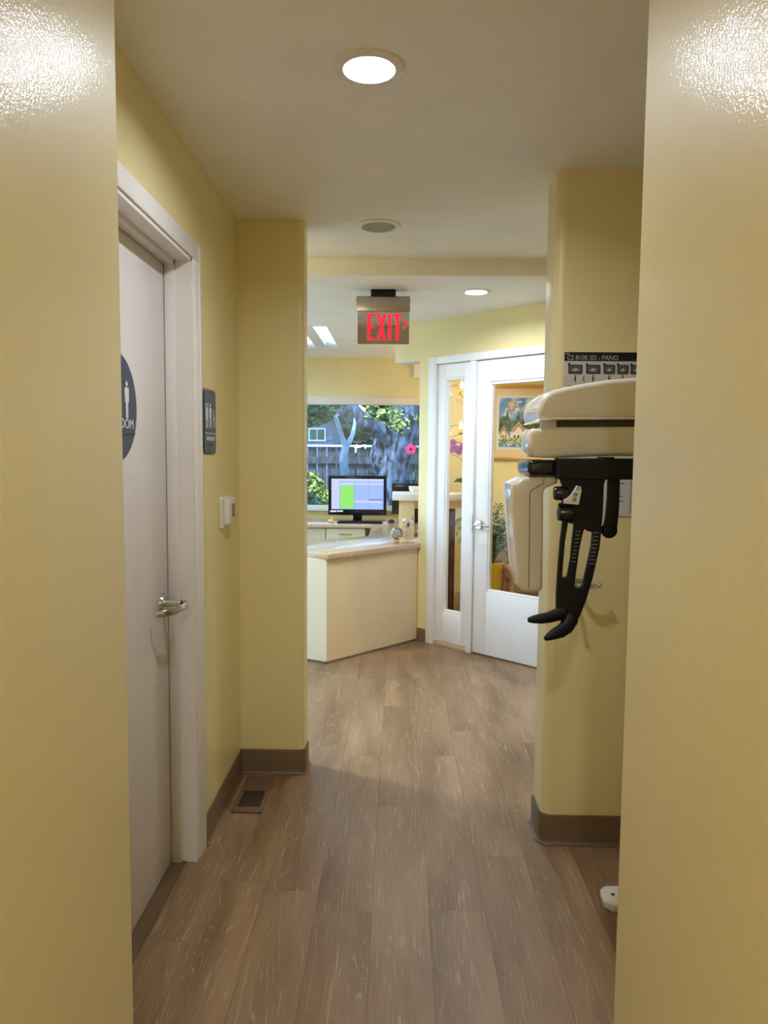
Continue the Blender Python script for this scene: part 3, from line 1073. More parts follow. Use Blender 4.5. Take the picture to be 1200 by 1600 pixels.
# ------------------------------------------------------------------ exit sign
ex = empty('exit_sign', (-0.10, 4.62, CEIL), 'hanging exit sign with red letters on a mirrored panel', 'exit sign')
mb = MB(); mb.box(-0.175, -0.025, 4.58, 4.66, 2.411, CEIL, bev=.002); mb.build('mounting_block', M['black'], ex)
mb = MB(); mb.box(-0.263, 0.064, 4.592, 4.652, 2.322, 2.411, bev=.003); mb.build('housing', M['alu'], ex)
mb = MB()
mb.tube([(-0.263, 4.622, 2.39), (-0.270, 4.622, 2.39)], 0.005, 10)
mb.build('screw', M['alu'], ex)
mb = MB(); mb.tube([(0.064, 4.622, 2.39), (0.069, 4.622, 2.39)], 0.004, 10)
mb.build('screw', M['alu'], ex)
mb = MB(); mb.mesh(xz_plate([rrect(-0.256, 0.060, 2.124, 2.323, .008)], 4.603, 4.609)); mb.build('panel', M['mirror'], ex, smooth=0)
# letters: condensed EXIT
def bar_letters():
    out = []
    z0, z1 = 2.146, 2.307
    s = 0.019
    x = -0.197; w_ = 0.049
    out.append([(x, z0), (x + w_, z0), (x + w_, z0 + s * .8), (x + s, z0 + s * .8), (x + s, 2.220), (x + w_ * .9, 2.220), (x + w_ * .9, 2.237), (x + s, 2.237), (x + s, z1 - s * .8), (x + w_, z1 - s * .8), (x + w_, z1), (x, z1)])
    x = -0.139; w_ = 0.058; m_ = (z0 + z1) / 2
    out.append([(x, z0), (x + s, z0), (x + w_ / 2, m_ - .026), (x + w_ - s, z0), (x + w_, z0), (x + w_ / 2 + .010, m_), (x + w_, z1), (x + w_ - s, z1), (x + w_ / 2, m_ + .026), (x + s, z1), (x, z1), (x + w_ / 2 - .010, m_)])
    x = -0.069
    out.append([(x, z0), (x + s, z0), (x + s, z1), (x, z1)])
    x = -0.040; w_ = 0.056; c_ = x + w_ / 2
    out.append([(c_ - s / 2, z0), (c_ + s / 2, z0), (c_ + s / 2, z1 - s * .8), (x + w_, z1 - s * .8), (x + w_, z1), (x, z1), (x, z1 - s * .8), (c_ - s / 2, z1 - s * .8)])
    # chevron
    out.append([(0.022, 2.264), (0.030, 2.270), (0.054, 2.244), (0.030, 2.216), (0.022, 2.222), (0.040, 2.243)])
    return out
for k, o_ in enumerate(bar_letters()):
    mb = MB(); mb.mesh(xz_plate([o_], 4.6005, 4.603))
    mb.build('letter' if k < 4 else 'chevron', M['red'], ex, smooth=0)

# ------------------------------------------------------------------ reception counter
ct = empty('reception_counter', (-0.3, 5.4, 0), 'cream laminate reception counter base angled in the middle of the view', 'counter')
c0 = Vector((-0.482, 5.016)); c1 = Vector((0.158, 5.700)); c2 = Vector((-1.5, 5.54))
def slab(p, q, th, z0, z1, bev=.002):
    d_ = (q - p).normalized(); n_ = Vector((-d_.y, d_.x))
    return [tuple(p), tuple(q), tuple(q + n_ * th), tuple(p + n_ * th)]
mb = MB(); mb.prism(slab(c0, c1, .03, 0, 0), 0.012, 0.728); mb.build('front_panel', M['laminate'], ct, smooth=0)
dd = (c0 - c2).normalized()
mb = MB(); mb.prism(slab(c2, c0 - dd * .001, .03, 0, 0), 0.012, 0.728); mb.build('side_panel', M['laminate_side'], ct, smooth=0)
mb = MB()
for p_, q_ in ((c0, c1), (c2, c0)):
    d_ = (q_ - p_).normalized(); n_ = Vector((-d_.y, d_.x))
    mb.prism([tuple(p_ - n_ * .008), tuple(q_ - n_ * .008), tuple(q_ + n_ * .02), tuple(p_ + n_ * .02)], 0.0, 0.014)
mb.build('kick_strip', M['alu'], ct, smooth=0)
# inner panels so that the base has depth
mb = MB(); mb.prism([(-0.25, 6.12), (-0.22, 6.12), (-0.22, 7.19), (-0.25, 7.19)], 0, 0.728); mb.prism([(-0.67, 5.72), (-0.25, 6.10), (-0.27, 6.13), (-0.69, 5.75)], 0, .728)
mb.build('inner_panel', M['cabinet'], ct, smooth=0)

wt = [(-1.62, 5.56), (-0.645, 5.135), (-0.474, 4.990), (0.163, 5.668), (0.28, 5.80), (0.36, 6.10), (0.36, 7.775), (-3.0, 7.775), (-3.0, 7.19), (-0.243, 7.19), (-0.243, 6.13), (-0.71, 5.76), (-1.52, 6.10)]
mb = MB(); mb.prism(wt, 0.728, 0.768, bev=.005)
tag(mb.build('worktop', M['worktop'], origin=(-0.4, 5.4, .728)), 'speckled beige worktop running from the counter back to the desk', 'worktop')

# desk cabinets below the window desk
def desk_unit(x0, x1, label):
    c = empty('desk_cabinet', ((x0 + x1) / 2, 7.5, 0), label, 'cabinet', 'cream desk cabinets under the window desk')
    mb = MB(); mb.box(x0, x1, 7.245, 7.77, 0.06, 0.726); mb.build('body', M['cabinet'], c, smooth=0)
    mb = MB(); mb.box(x0 + .003, x1 - .003, 7.225, 7.244, 0.575, 0.718, bev=.002); dr = mb.build('drawer_front', M['cabinet'], c)
    mb = MB(); xc = (x0 + x1) / 2; zc = .662
    mb.tube([(xc - .06, 7.226, zc), (xc - .055, 7.208, zc), (xc - .03, 7.198, zc), (xc + .03, 7.198, zc), (xc + .055, 7.208, zc), (xc + .06, 7.226, zc)], .005, 10)
    mb.build('handle', M['brass'], dr)
    mb = MB(); mb.box(x0 + .003, x1 - .003, 7.225, 7.244, 0.07, 0.57, bev=.002); mb.build('door', M['cabinet'], c)
desk_unit(-0.703, -0.315, 'cream desk cabinet with a brass handle, below the large monitor')
desk_unit(-1.30, -0.706, 'cream desk cabinet left of the one with the visible handle')

# ------------------------------------------------------------------ raised ledge partition
lp = empty('ledge_partition', (0.3, 6.3, 0.768), 'cream partition carrying the white raised ledge behind the countertop', 'partition')
mb = MB(); mb.box(0.012, 0.14, 6.10, 6.40, 0.7685, 1.071); mb.build('partition_panel', M['laminate'], lp, smooth=0)
mb = MB(); mb.prism([(0.06, 6.14), (0.58, 6.22), (0.58, 6.26), (0.06, 6.34)], 1.0, 1.071); mb.build('support_rail', M['laminate'], lp, smooth=0)
mb = MB(); mb.prism([(-0.045, 6.07), (0.18, 6.03), (0.63, 6.13), (0.63, 6.42), (-0.045, 6.48)], 1.072, 1.128, bev=.006); mb.build('ledge_top', M['capwhite'], lp)
mb = MB(); mb.box(0.424, 0.492, 6.29, 6.36, 0, 1.071, bev=.003); mb.build('post', M['darkwood'], lp)

tb = MB(); bx, by, bz = 0.135, 6.22, 1.129
tb.lathe([(0, .001), (.022, 0), (.030, .006), (.040, .03), (.043, .055), (.041, .055), (.036, .03), (.024, .010), (0, .008)], 32, (bx, by, bz))
tag(tb.build('bowl', M['ceramic'], origin=(bx, by, bz)), 'small white ceramic bowl on the raised white ledge', 'bowl')

# ------------------------------------------------------------------ monitors, keyboard, mouse
def monitor(x0, x1, z0, z1, y, label, lit):
    c = empty('monitor', ((x0 + x1) / 2, y + .02, .768), label, 'monitor', 'black monitors on the window desk')
    mb = MB(); mb.box(x0, x1, y, y + .045, z0, z1, bev=.006); mb.build('bezel', M['blackgloss'], c)
    sx0, sx1, sz0, sz1 = x0 + .032, x1 - .030, z0 + .058, z1 - .034
    xc = (x0 + x1) / 2
    if lit:
        mb = MB()
        mb.box(sx0, sx1, y - .0012, y + .003, sz0, sz1)
        W_, H_ = sx1 - sx0, sz1 - sz0
        X = lambda u: sx0 + u * W_
        Z = lambda v: sz0 + v * H_
        mb.box(X(0), X(1), y - .0018, y, Z(.93), Z(1), mi=2)
        mb.box(X(0), X(.15), y - .0016, y, Z(0), Z(.93), mi=2)
        mb.box(X(.15), X(1), y - .0016, y, Z(.80), Z(.87), mi=2)
        mb.box(X(.165), X(.43), y - .0022, y, Z(.03), Z(.78), mi=1)
        for u in (.16, .44, .72, .98): mb.box(X(u), X(u + .004), y - .0024, y, Z(0), Z(.93), mi=3)
        for k in range(14): mb.box(X(.0), X(.15), y - .002, y, Z(.05 + k * .06), Z(.053 + k * .06), mi=3)
        for k in range(14): mb.box(X(.44), X(.985), y - .0017, y, Z(.05 + k * .06), Z(.052 + k * .06), mi=3)
        mb.box(X(.72), X(.985), y - .0024, y, Z(.30), Z(.335), mi=3)
        mb.box(X(.44), X(.985), y - .0020, y, Z(.22), Z(.29), mi=2)
        mb.build('screen', [M['screen'], M['screen_green'], M['screen_pale'], M['screen_line']], c, smooth=0)
        mb = MB(); mb.box(x0 + .020, x0 + .082, y - .002, y + .001, z0 + .028, z0 + .046); mb.box(x0 + .088, x0 + .148, y - .002, y + .001, z0 + .030, z0 + .047)
        mb.build('sticker', M['signwhite'], c, smooth=0)
        mb = MB(); mb.box(xc - .012, xc + .015, y - .001, y + .001, z0 + .034, z0 + .038); mb.build('maker_mark', M['greyink'], c, smooth=0)
        mb = MB(); mb.box(x1 - .05, x1 - .03, y - .001, y + .001, z0 + .024, z0 + .029)
        mb.build('control_marks', M['greyink'], c, smooth=0)
    else:
        mb = MB(); mb.box(sx0, sx1, y - .001, y + .003, sz0, sz1); mb.build('screen', M['blackgloss'], c, smooth=0)
    mb = MB()
    mb.box(xc - .045, xc + .045, y + .044, y + .08, .775, z0 + .08, bev=.008)
    mb.lathe([(0, .012), (.08, .010), (.098, .003), (.098, 0)], 40, (xc, y + .09, .769))
    mb.build('stand', M['blackgloss'], c)
    return c
monitor(-0.692, -0.111, 0.842, 1.237, 7.35, 'large black monitor showing a lit schedule with a green block', True)
monitor(-0.057, 0.40, 0.858, 1.164, 7.35, 'black monitor partly hidden behind the raised white ledge', False)

kb = empty('keyboard', (-0.36, 7.31, .769), 'black keyboard in front of the lit monitor', 'keyboard')
mb = MB(); mb.box(-0.592, -0.150, 7.205, 7.325, .769, .784, bev=.005); mb.build('case', M['blackgloss'], kb)
mb = MB()
for r_ in range(5):
    for k in range(20):
        mb.box(-0.583 + k * .0213, -0.583 + k * .0213 + .018, 7.211 + r_ * .0215, 7.228 + r_ * .0215, .784, .791)
mb.build('keys', M['black'], kb, smooth=0)
ms = empty('computer_mouse', (-0.055, 7.26, .769), 'black computer mouse right of the keyboard', 'mouse')
mb = MB(); mb.ball((-0.058, 7.265, .7895), .03, 3, s=(1.05, 1.6, .66)); mb.build('shell', M['blackgloss'], ms)
mb = MB(); mb.lathe([(.008, -.004), (.008, .004), (0, .004)], 16, (-0.058, 7.235, .806), axis='X'); mb.build('scroll_wheel', M['black'], ms)
pd = MB(); pd.box(-0.142, -0.100, 7.23, 7.27, .7692, .785, bev=.002)
tag(pd.build('notepad', M['signwhite'], origin=(-0.12, 7.265, .769)), 'small white notepad between the keyboard and the mouse', 'notepad')
pb = MB()
for k in range(6):
    pb.box(-0.12, 0.0 , 7.38, 7.47, .7692 + k * .004, .7722 + k * .004, T=Matrix.Translation((0, 0, 0)) @ Matrix.Translation((-.06, 7.42, 0)) @ Matrix.Rotation(.12 * (k % 3 - 1), 4, 'Z') @ Matrix.Translation((.06, -7.42, 0)))
tag(pb.build('paper_stack', M['paper'], origin=(-0.06, 7.42, .769), smooth=0), 'loose stack of papers on the desk right of the monitor stand', 'papers')

dk = empty('toy_duck', (-0.66, 7.36, .769), 'tiny yellow toy duck on the desk by the monitor corner', 'toy')
mb = MB(); mb.ball((-0.66, 7.31, .786), .022, 3, s=(1.25, 1, .78)); mb.ball((-0.648, 7.31, .812), .014, 3); mb.tube([(-0.683, 7.31, .79), (-0.694, 7.31, .801)], [.009, .002], 8)
mb.build('body', M['duck'], dk)
mb = MB(); mb.ball((-0.633, 7.31, .810), .006, 2, s=(1.4, 1, .5)); mb.build('beak', M['orange'], dk)
cd = MB(); cd.box(-0.632, -0.602, 7.30, 7.325, .7692, .781, bev=.002)
tag(cd.build('card_box', M['signwhite'], origin=(-0.617, 7.31, .769)), 'tiny white card box between the duck and the keyboard', 'box')

# crystal ornaments on the counter end
cb = empty('crystal_globe', (-0.003, 5.60, .768), 'round cut crystal globe on a tan base at the counter end', 'ornament')
mb = MB(); mb.box(-0.022, 0.018, 5.583, 5.623, .7685, .803, bev=.002); mb.build('base', M['lightwood'], cb)
mb = MB(); mb.ball((-0.002, 5.603, .852), .047, 2); mb.build('globe', M['crystal'], cb, smooth=0)
mb = MB(); mb.ball((0.008, 5.600, .845), .019, 1); mb.ball((-0.018, 5.603, .855), .012, 1); mb.build('inner_figure', M['crystal'], cb, smooth=0)
mb = MB(); mb.lathe([(.046, -.003), (.0485, 0), (.046, .003)], 40, (-0.002, 5.603, .852), axis='Y'); mb.build('ring', M['brass'], cb)

ch = empty('crystal_castle', (0.10, 5.66, .768), 'clear crystal castle ornament against the wall corner', 'ornament')
mb = MB()
for (x_, y_, w_, h_, rf) in ((0.050, 5.66, .016, .150, .035), (0.085, 5.675, .030, .115, .055), (0.118, 5.70, .018, .165, .05), (0.070, 5.70, .016, .10, .04)):
    mb.box(x_ - w_ / 2, x_ + w_ / 2, y_ - w_ / 2, y_ + w_ / 2, .7685, .768 + h_)
    mb.lathe([(w_ * .85, 0), (0, rf)], 4, (x_, y_, .768 + h_), T=Matrix())
    for q in range(3):
        mb.box(x_ - w_ / 2 - .002, x_ + w_ / 2 + .002, y_ - w_ / 2 - .002, y_ + w_ / 2 + .002, .768 + h_ * (.25 + .28 * q), .772 + h_ * (.25 + .28 * q))
mb.build('towers', M['crystal'], ch, smooth=0)
mb = MB(); mb.box(0.036, 0.130, 5.648, 5.712, .7683, .776); mb.build('base', M['crystal'], ch, smooth=0)
gm = MB(); gm.ball((0.052, 5.645, .945), .017, 1, s=(1, .6, 1.1))
gm.build('gem', M['ceramic'], ch, smooth=0)

# flower shape in place of an orchid's reflection in the window
pf = empty('flower_reflection', (0.132, 7.77, 1.511), 'pink flower shape standing in for an orchid reflected in the window', 'flower')
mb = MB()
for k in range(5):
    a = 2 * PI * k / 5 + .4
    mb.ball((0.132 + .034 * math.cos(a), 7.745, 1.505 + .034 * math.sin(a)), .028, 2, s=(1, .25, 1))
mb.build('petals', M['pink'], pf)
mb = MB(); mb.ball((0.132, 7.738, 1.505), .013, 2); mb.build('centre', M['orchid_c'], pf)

# ------------------------------------------------------------------ floor register
rg = empty('floor_register', (-0.597, 3.04, 0), 'brown metal floor register in the corner by the stub wall', 'floor vent')
me = curve_mesh([[(-0.660, 2.872), (-0.536, 2.872), (-0.536, 3.205), (-0.660, 3.205)], [(-0.644, 2.912), (-0.644, 3.062), (-0.552, 3.062), (-0.552, 2.912)]], .003)
me.transform(Matrix.Translation((0, 0, .0035)))
mb = MB(); mb.mesh(me); mb.build('frame', M['register'], rg, smooth=0)
mb = MB(); mb.box(-0.645, -0.551, 2.911, 3.063, .0004, .0015); mb.build('duct_opening', M['dark'], rg, smooth=0)
mb = MB()
for k in range(11):
    mb.box(-0.644, -0.552, 2.919 + k * .0133, 2.9207 + k * .0133, .0016, .0035)
mb.build('louvres', M['register'], rg, smooth=0)

# ------------------------------------------------------------------ poster
po = empty('instruction_poster', (0.88, 2.679, 1.52), 'white instruction poster on the wall behind the x-ray machine', 'poster')
PYs = 2.676
mb = MB(); mb.box(0.588, 1.19, PYs, 2.6795, 1.235, 1.818); mb.build('sheet', M['paper'], po, smooth=0)
mb = MB(); mb.box(0.588, 1.19, PYs - .001, PYs, 1.787, 1.818); mb.build('title_band', M['ink'], po, smooth=0)
mb = MB(); mb.mesh(text_mesh('CS 8100 3D - PANO', width=0.180, height=0.0165, extrude=.0006), T=face_cam(0.688, PYs - .001, 1.7985)); mb.build('lettering', M['tick'], po, smooth=0)
mb = MB(); mb.mesh(text_mesh('MSK', width=0.016, height=0.006, extrude=.0006), T=face_cam(0.600, PYs - .001, 1.812)); mb.build('small_lettering', M['tick'], po, smooth=0)
mb = MB()
for (xa, wd) in ((0.603, .050), (0.666, .050), (0.728, .040), (0.776, .040), (0.823, .045), (0.880, .045), (0.94, .045)):
    mb = MB()
    mb.mesh(xz_plate([rrect(xa, xa + wd, 1.742, 1.774, .005)], PYs - .0012, PYs), mi=0)
    mb.mesh(xz_plate([rrect(xa + .003, xa + wd - .003, 1.745, 1.771, .004)], PYs - .0018, PYs), mi=2)
    mb.mesh(xz_plate([[(xa + .010, 1.755), (xa + wd * .5, 1.750), (xa + wd - .012, 1.757), (xa + wd * .5, 1.762)]], PYs - .0024, PYs), mi=1)
    mb.mesh(xz_plate([circle(xa + .002, 1.776, .004, 12)], PYs - .0024, PYs), mi=0)
    xm = xa + wd / 2
    mb.box(xm - .0012, xm + .0012, PYs - .0012, PYs, 1.712, 1.738, mi=0)
    mb.mesh(xz_plate([[(xm - .004, 1.727), (xm + .004, 1.727), (xm, 1.719)]], PYs - .0014, PYs), mi=0)
    mb.box(xa, xa + wd, PYs - .0012, PYs, 1.66, 1.70, mi=2)
    mb.build('diagram', [M['ink'], M['tick'], M['greyink']], po, smooth=0)
mb = MB()
mb.box(0.657, 0.659, PYs - .0012, PYs, 1.715, 1.735, mi=0)
mb.build('arrow_line', M['ink'], po, smooth=0)
mb = MB()
for k in range(9):
    mb.box(0.61, 0.61 + .06 + .03 * (k % 3), PYs - .0012, PYs, 1.60 - k * .012, 1.604 - k * .012)
mb.build('text_paragraph', M['greyink'], po, smooth=0)
mb = MB()
for k in range(9):
    mb.box(0.76, 0.80 + .005 * (k % 4), PYs - .0012, PYs, 1.40 - k * .016, 1.4025 - k * .016, mi=2)
mb.build('text_column', [M['ink'], M['tick'], M['greyink']], po, smooth=0)
mb = MB()
mb.box(0.845, 0.8465, PYs - .0012, PYs, 1.26, 1.40, mi=0); mb.box(0.838, 0.839, PYs - .0012, PYs, 1.25, 1.41, mi=2)
mb.build('margin_rule', [M['ink'], M['tick'], M['greyink']], po, smooth=0)

# chrome lever on the wall behind the chin support
lv = empty('chrome_lever', (0.655, 2.679, 0.975), 'chrome lever fitting on the yellow wall behind the black chin support', 'lever')
mb = MB(); mb.mesh(xz_plate([rrect(0.628, 0.682, 0.940, 1.005, .012)], 2.668, 2.6795, .003)); mb.build('plate', M['metal'], lv)
mb = MB(); mb.tube([(0.655, 2.67, .985), (0.655, 2.635, .985), (0.670, 2.622, .985), (0.70, 2.622, .988), (0.722, 2.625, .990)], [.009, .009, .009, .008, .007], 12); mb.ball((0.724, 2.626, .990), .010, 2)
mb.build('arm', M['metal'], lv)
mb = MB(); mb.tube([(0.640, 2.67, .975), (0.618, 2.62, .965), (0.612, 2.60, .945)], [.008, .008, .007], 12); mb.build('catch', M['metal'], lv)

# ================================================================== X-RAY MACHINE
xm = empty('dental_x_ray_machine', (0.78, 2.35, 0), 'cream dental x-ray machine with black chin support on the right wall', 'x-ray machine')
# floor base and column (mostly hidden behind the near wall)
mb = MB(); me = curve_mesh([[(0.676, 2.285), (0.700, 2.258), (0.86, 2.258), (0.86, 2.13), (1.10, 2.13), (1.10, 2.60), (0.88, 2.60), (0.86, 2.37), (0.700, 2.365), (0.680, 2.345)]], .014, .005)
me.transform(Matrix.Translation((0, 0, .0145))); mb.mesh(me); mb.build('base_foot', M['whiteplastic'], xm)
mb = MB(); mb.lathe([(.006, 0), (.006, .001), (0, .001)], 14, (0.713, 2.315, .0285)); mb.build('bolt', M['ink'], xm)
mb = MB(); mb.box(0.86, 1.08, 2.14, 2.60, .05, 1.60, bev=.02, seg=3); mb.build('column', M['machine'], xm)
# upper fixed housing
up_o = [(0.372, 1.541), (0.365, 1.568), (0.372, 1.596), (0.390, 1.613), (0.410, 1.624), (0.438, 1.631), (0.478, 1.639), (0.548, 1.651), (0.616, 1.657), (0.70, 1.660), (1.10, 1.655), (1.10, 1.551), (0.617, 1.551), (0.411, 1.547)]
mb = MB(); mb.mesh(xz_plate([up_o], 1.97, 2.20, .014, 4)); hs_ = mb.build('upper_housing', M['machine'], xm, smooth=50)
mb = MB(); mb.mesh(xz_plate([[(0.368, 1.538), (0.372, 1.545), (0.411, 1.5505), (0.617, 1.553), (1.09, 1.553), (1.09, 1.547), (0.617, 1.5475), (0.411, 1.5445)]], 1.966, 2.195, .001)); mb.build('lower_rim', M['whiteplastic'], xm)
mb = MB(); mb.box(0.425, 1.05, 2.0, 2.18, 1.528, 1.550); mb.build('gap_shade_block', M['gap_shade'], xm, smooth=0)  # dark filler block, the gap's shade put into its colour
mb = MB(); mb.lathe([(.040, 0), (.040, .03)], 32, (0.43, 2.05, 1.523)); mb.build('neck', M['machine'], xm)
# rotating arm
lo_o = [(0.344, 1.462), (0.345, 1.508), (0.354, 1.521), (0.418, 1.526), (0.614, 1.529), (1.00, 1.529), (1.00, 1.453), (0.541, 1.450), (0.42, 1.444), (0.362, 1.444)]
mb = MB(); mb.mesh(xz_plate([lo_o], 1.972, 2.095, .012, 4)); mb.build('rotating_arm', M['machine'], xm, smooth=50)
# black band below the arm
mb = MB(); mb.box(0.346, 0.45, 1.97, 2.16, 1.396, 1.4385, bev=.014, seg=4); mb.build('black_band', M['blackgloss'], xm)
mb = MB(); mb.mesh(xz_plate([[(0.417, 1.4435), (0.528, 1.4445), (0.53, 1.4485), (0.561, 1.4485), (0.561, 1.4445), (0.86, 1.4445), (0.86, 1.391), (0.419, 1.389)]], 1.93, 1.985, .003)); mb.build('support_bar', M['black'], xm)
# sensor head with seams
hd_o = [(0.303, 1.352), (0.305, 1.372), (0.326, 1.383), (0.340, 1.392), (0.394, 1.396), (0.429, 1.396), (0.429, 1.376), (0.414, 1.370), (0.398, 1.363), (0.392, 1.354), (0.394, 1.237), (0.396, 1.092), (0.390, 1.083), (0.342, 1.083), (0.333, 1.095), (0.325, 1.135), (0.314, 1.236), (0.305, 1.330)]
mb = MB(); mb.mesh(xz_plate([hd_o], 1.99, 2.14, .008, 3)); mb.build('sensor_head', M['machine'], xm, smooth=50)
mb = MB(); mb.tube([(0.392, 1.9895, 1.394), (0.391, 1.9895, 1.376), (0.358, 1.9895, 1.357), (0.355, 1.9895, 1.347), (0.358, 1.9895, 1.09)], .0011, 6); mb.build('seam', M['seam'], xm)
# chin support bracket
br_o = [(0.424, 1.392), (0.541, 1.392), (0.542, 1.39), (0.538, 1.374), (0.538, 1.315), (0.535, 1.25), (0.532, 1.21), (0.517, 1.131), (0.501, 1.07), (0.486, 1.027), (0.469, 1.003), (0.447, 1.010), (0.425, 1.039), (0.424, 1.083), (0.426, 1.126), (0.428, 1.176), (0.431, 1.226), (0.436, 1.278), (0.425, 1.283), (0.424, 1.324), (0.433, 1.327), (0.432, 1.373)]
s1 = [(0.448, 1.275), (0.466, 1.27), (0.462, 1.223), (0.459, 1.176), (0.452, 1.133), (0.442, 1.128), (0.4365, 1.130), (0.4375, 1.159), (0.441, 1.226)]
s2 = [(0.491, 1.262), (0.497, 1.255), (0.505, 1.252), (0.515, 1.25), (0.512, 1.21), (0.506, 1.177), (0.499, 1.14), (0.493, 1.109), (0.485, 1.102), (0.476, 1.102), (0.469, 1.108), (0.474, 1.157), (0.479, 1.203), (0.486, 1.243)]
mb = MB(); mb.mesh(xz_plate([br_o, s1, s2], 1.938, 1.962, .002)); brk = mb.build('chin_support', M['black'], xm)
mb = MB()
for k in range(9):
    f_ = k / 8
    mb.box(0.4690 - .0105 * f_, 0.4800 - .0105 * f_, 1.9372, 1.9382, 1.2525 - .080 * f_, 1.2536 - .080 * f_)
mb.build('scale_marks', M['tick'], brk, smooth=0)
mb = MB()
for k in range(9):
    f_ = k / 8
    mb.box(0.5150 - .0095 * f_, 0.5290 - .0095 * f_, 1.9372, 1.9382, 1.2495 - .082 * f_, 1.2506 - .082 * f_)
mb.build('scale_marks', M['tick'], brk, smooth=0)
mb = MB(); mb.lathe([(0, 0), (.016, .001), (.0185, .006), (.0185, .030), (.014, .034)], 28, (0.409, 1.945, 1.352), axis='X'); mb.lathe([(.0175, 0), (.0185, .004), (.0185, .012)], 28, (0.432, 1.945, 1.352), axis='X')
mb.build('upper_knob', M['blackgloss'], xm)
mb = MB(); mb.lathe([(0, 0), (.019, .001), (.021, .006), (.022, .036), (.018, .040)], 28, (0.421, 1.945, 1.300), axis='X'); mb.build('lower_knob', M['blackgloss'], xm)
st = [(0.464, 1.374), (0.474, 1.370), (0.475, 1.358), (0.469, 1.324), (0.432, 1.327), (0.432, 1.337), (0.440, 1.341), (0.448, 1.347), (0.457, 1.361)]
mb = MB(); mb.mesh(xz_plate([st], 1.920, 1.938), mi=0)
for (a_, b_) in ((.4665, 1.368),):
    mb.mesh(xz_plate([[(a_ - .005, b_ - .005), (a_ + .005, b_ - .005), (a_, b_ + .004)], [(a_ - .0033, b_ - .004), (a_, b_ + .002), (a_ + .0033, b_ - .004)]], 1.9192, 1.9202), mi=1)
for (a_, b_) in ((.460, 1.350), (.458, 1.337)):
    mb.mesh(xz_plate([rrect(a_ - .0042, a_ + .0042, b_ - .0042, b_ + .0042, .001), rrect(a_ - .0022, a_ + .0022, b_ - .0022, b_ + .0022, .0005)], 1.9192, 1.9202), mi=1)
mb.build('warning_sticker', [M['signwhite'], M['ink']], xm, smooth=0)
# handles
for pts, rr in (([(0.346, 1.925, 1.018), (0.360, 1.925, 1.020), (0.380, 1.928, 1.0215), (0.400, 1.932, 1.024), (0.420, 1.938, 1.029), (0.440, 1.947, 1.034)], [.006, .0105, .0135, .0145, .016, .018]),
                ([(0.386, 1.900, 0.974), (0.398, 1.902, 0.980), (0.413, 1.908, 0.986), (0.430, 1.918, 0.990), (0.448, 1.932, 0.998), (0.462, 1.946, 1.018)], [.005, .0105, .0145, .017, .019, .022])):
    mb = MB(); mb.tube(pts, rr, 16); mb.ball(pts[-1], rr[-1] * .98, 2); mb.build('hand_grip', M['black'], xm)
# temple rest arm with ball
mb = MB(); mb.mesh(xz_plate([[(0.550, 1.392), (0.580, 1.392), (0.580, 1.309), (0.577, 1.263), (0.570, 1.245), (0.548, 1.245), (0.542, 1.263), (0.547, 1.289), (0.550, 1.342)]], 1.94, 1.958, .002)); mb.ball((0.558, 1.949, 1.2555), .0215, 3, s=(1, .8, 1)); mb.build('temple_arm', M['black'], xm)

# ================================================================== WAITING ROOM
pc = empty('framed_picture', (1.42, WY - .02, 1.79), 'gilt framed town picture with balloons on the waiting room wall', 'picture')
PX0, PX1, PZ0, PZ1 = 0.955, 1.90, 1.402, 2.176
py_ = WY - .03
mb = MB()
fw = .030
mb.box(PX0, PX1, py_ - .012, WY - .001, PZ0, PZ0 + fw, bev=.008, seg=3); mb.box(PX0, PX1, py_ - .012, WY - .001, PZ1 - fw, PZ1, bev=.008, seg=3)
mb.box(PX0, PX0 + fw, py_ - .0125, WY - .001, PZ0, PZ1, bev=.008, seg=3); mb.box(PX1 - fw, PX1, py_ - .0125, WY - .001, PZ0, PZ1, bev=.008, seg=3)
mb.build('frame', M['gold'], pc)
mb = MB(); mb.box(PX0 + .02, PX1 - .02, py_ + .004, WY - .004, PZ0 + .02, PZ1 - .02); mb.build('mat_board', M['matboard'], pc, smooth=0)
sky_m = two_tone('painted_sky', lin(96, 140, 206), lin(236, 238, 240), 9, lo=.48, hi=.66)
tree_m = two_tone('painted_trees', lin(42, 60, 40), lin(110, 120, 72), 40)
hedge_m = two_tone('painted_gardens', lin(96, 110, 70), lin(226, 196, 150), 55, lo=.45, hi=.55)
house_m = mat('painted_houses', lin(240, 226, 212), .6)
roof_m = mat('painted_roofs', lin(196, 150, 120), .6)
blue_m = two_tone('painted_blue_fence', lin(64, 108, 150), lin(176, 206, 226), 50, lo=.48, hi=.52)
ball_m = mat('painted_balloons', lin(240, 184, 140), .6)
win_m = mat('painted_windows', lin(70, 90, 90), .6)
dark_m = mat('painted_dark_hill', lin(40, 46, 34), .6)
mb = MB()
ax0, ax1, az0, az1 = 1.045, 1.81, 1.535, 2.045
yb = py_ + .003
mb.box(1.022, 1.833, yb - .001, yb, 1.512, 2.066, mi=8)
e_ = [0]
def pl(pts, mi):
    e_[0] += 1
    mb.mesh(xz_plate([pts], yb - .0015 - e_[0] * .00012, yb), mi=mi)
pl([(ax0, az0), (ax1, az0), (ax1, az1), (ax0, az1)], 0)
pl([(ax0, 1.74), (ax0, 1.83), (ax0 + .05, 1.86), (ax0 + .13, 1.81), (ax0 + .3, 1.84), (ax0 + .5, 1.80), (ax1, 1.85), (ax1, 1.72)], 1)
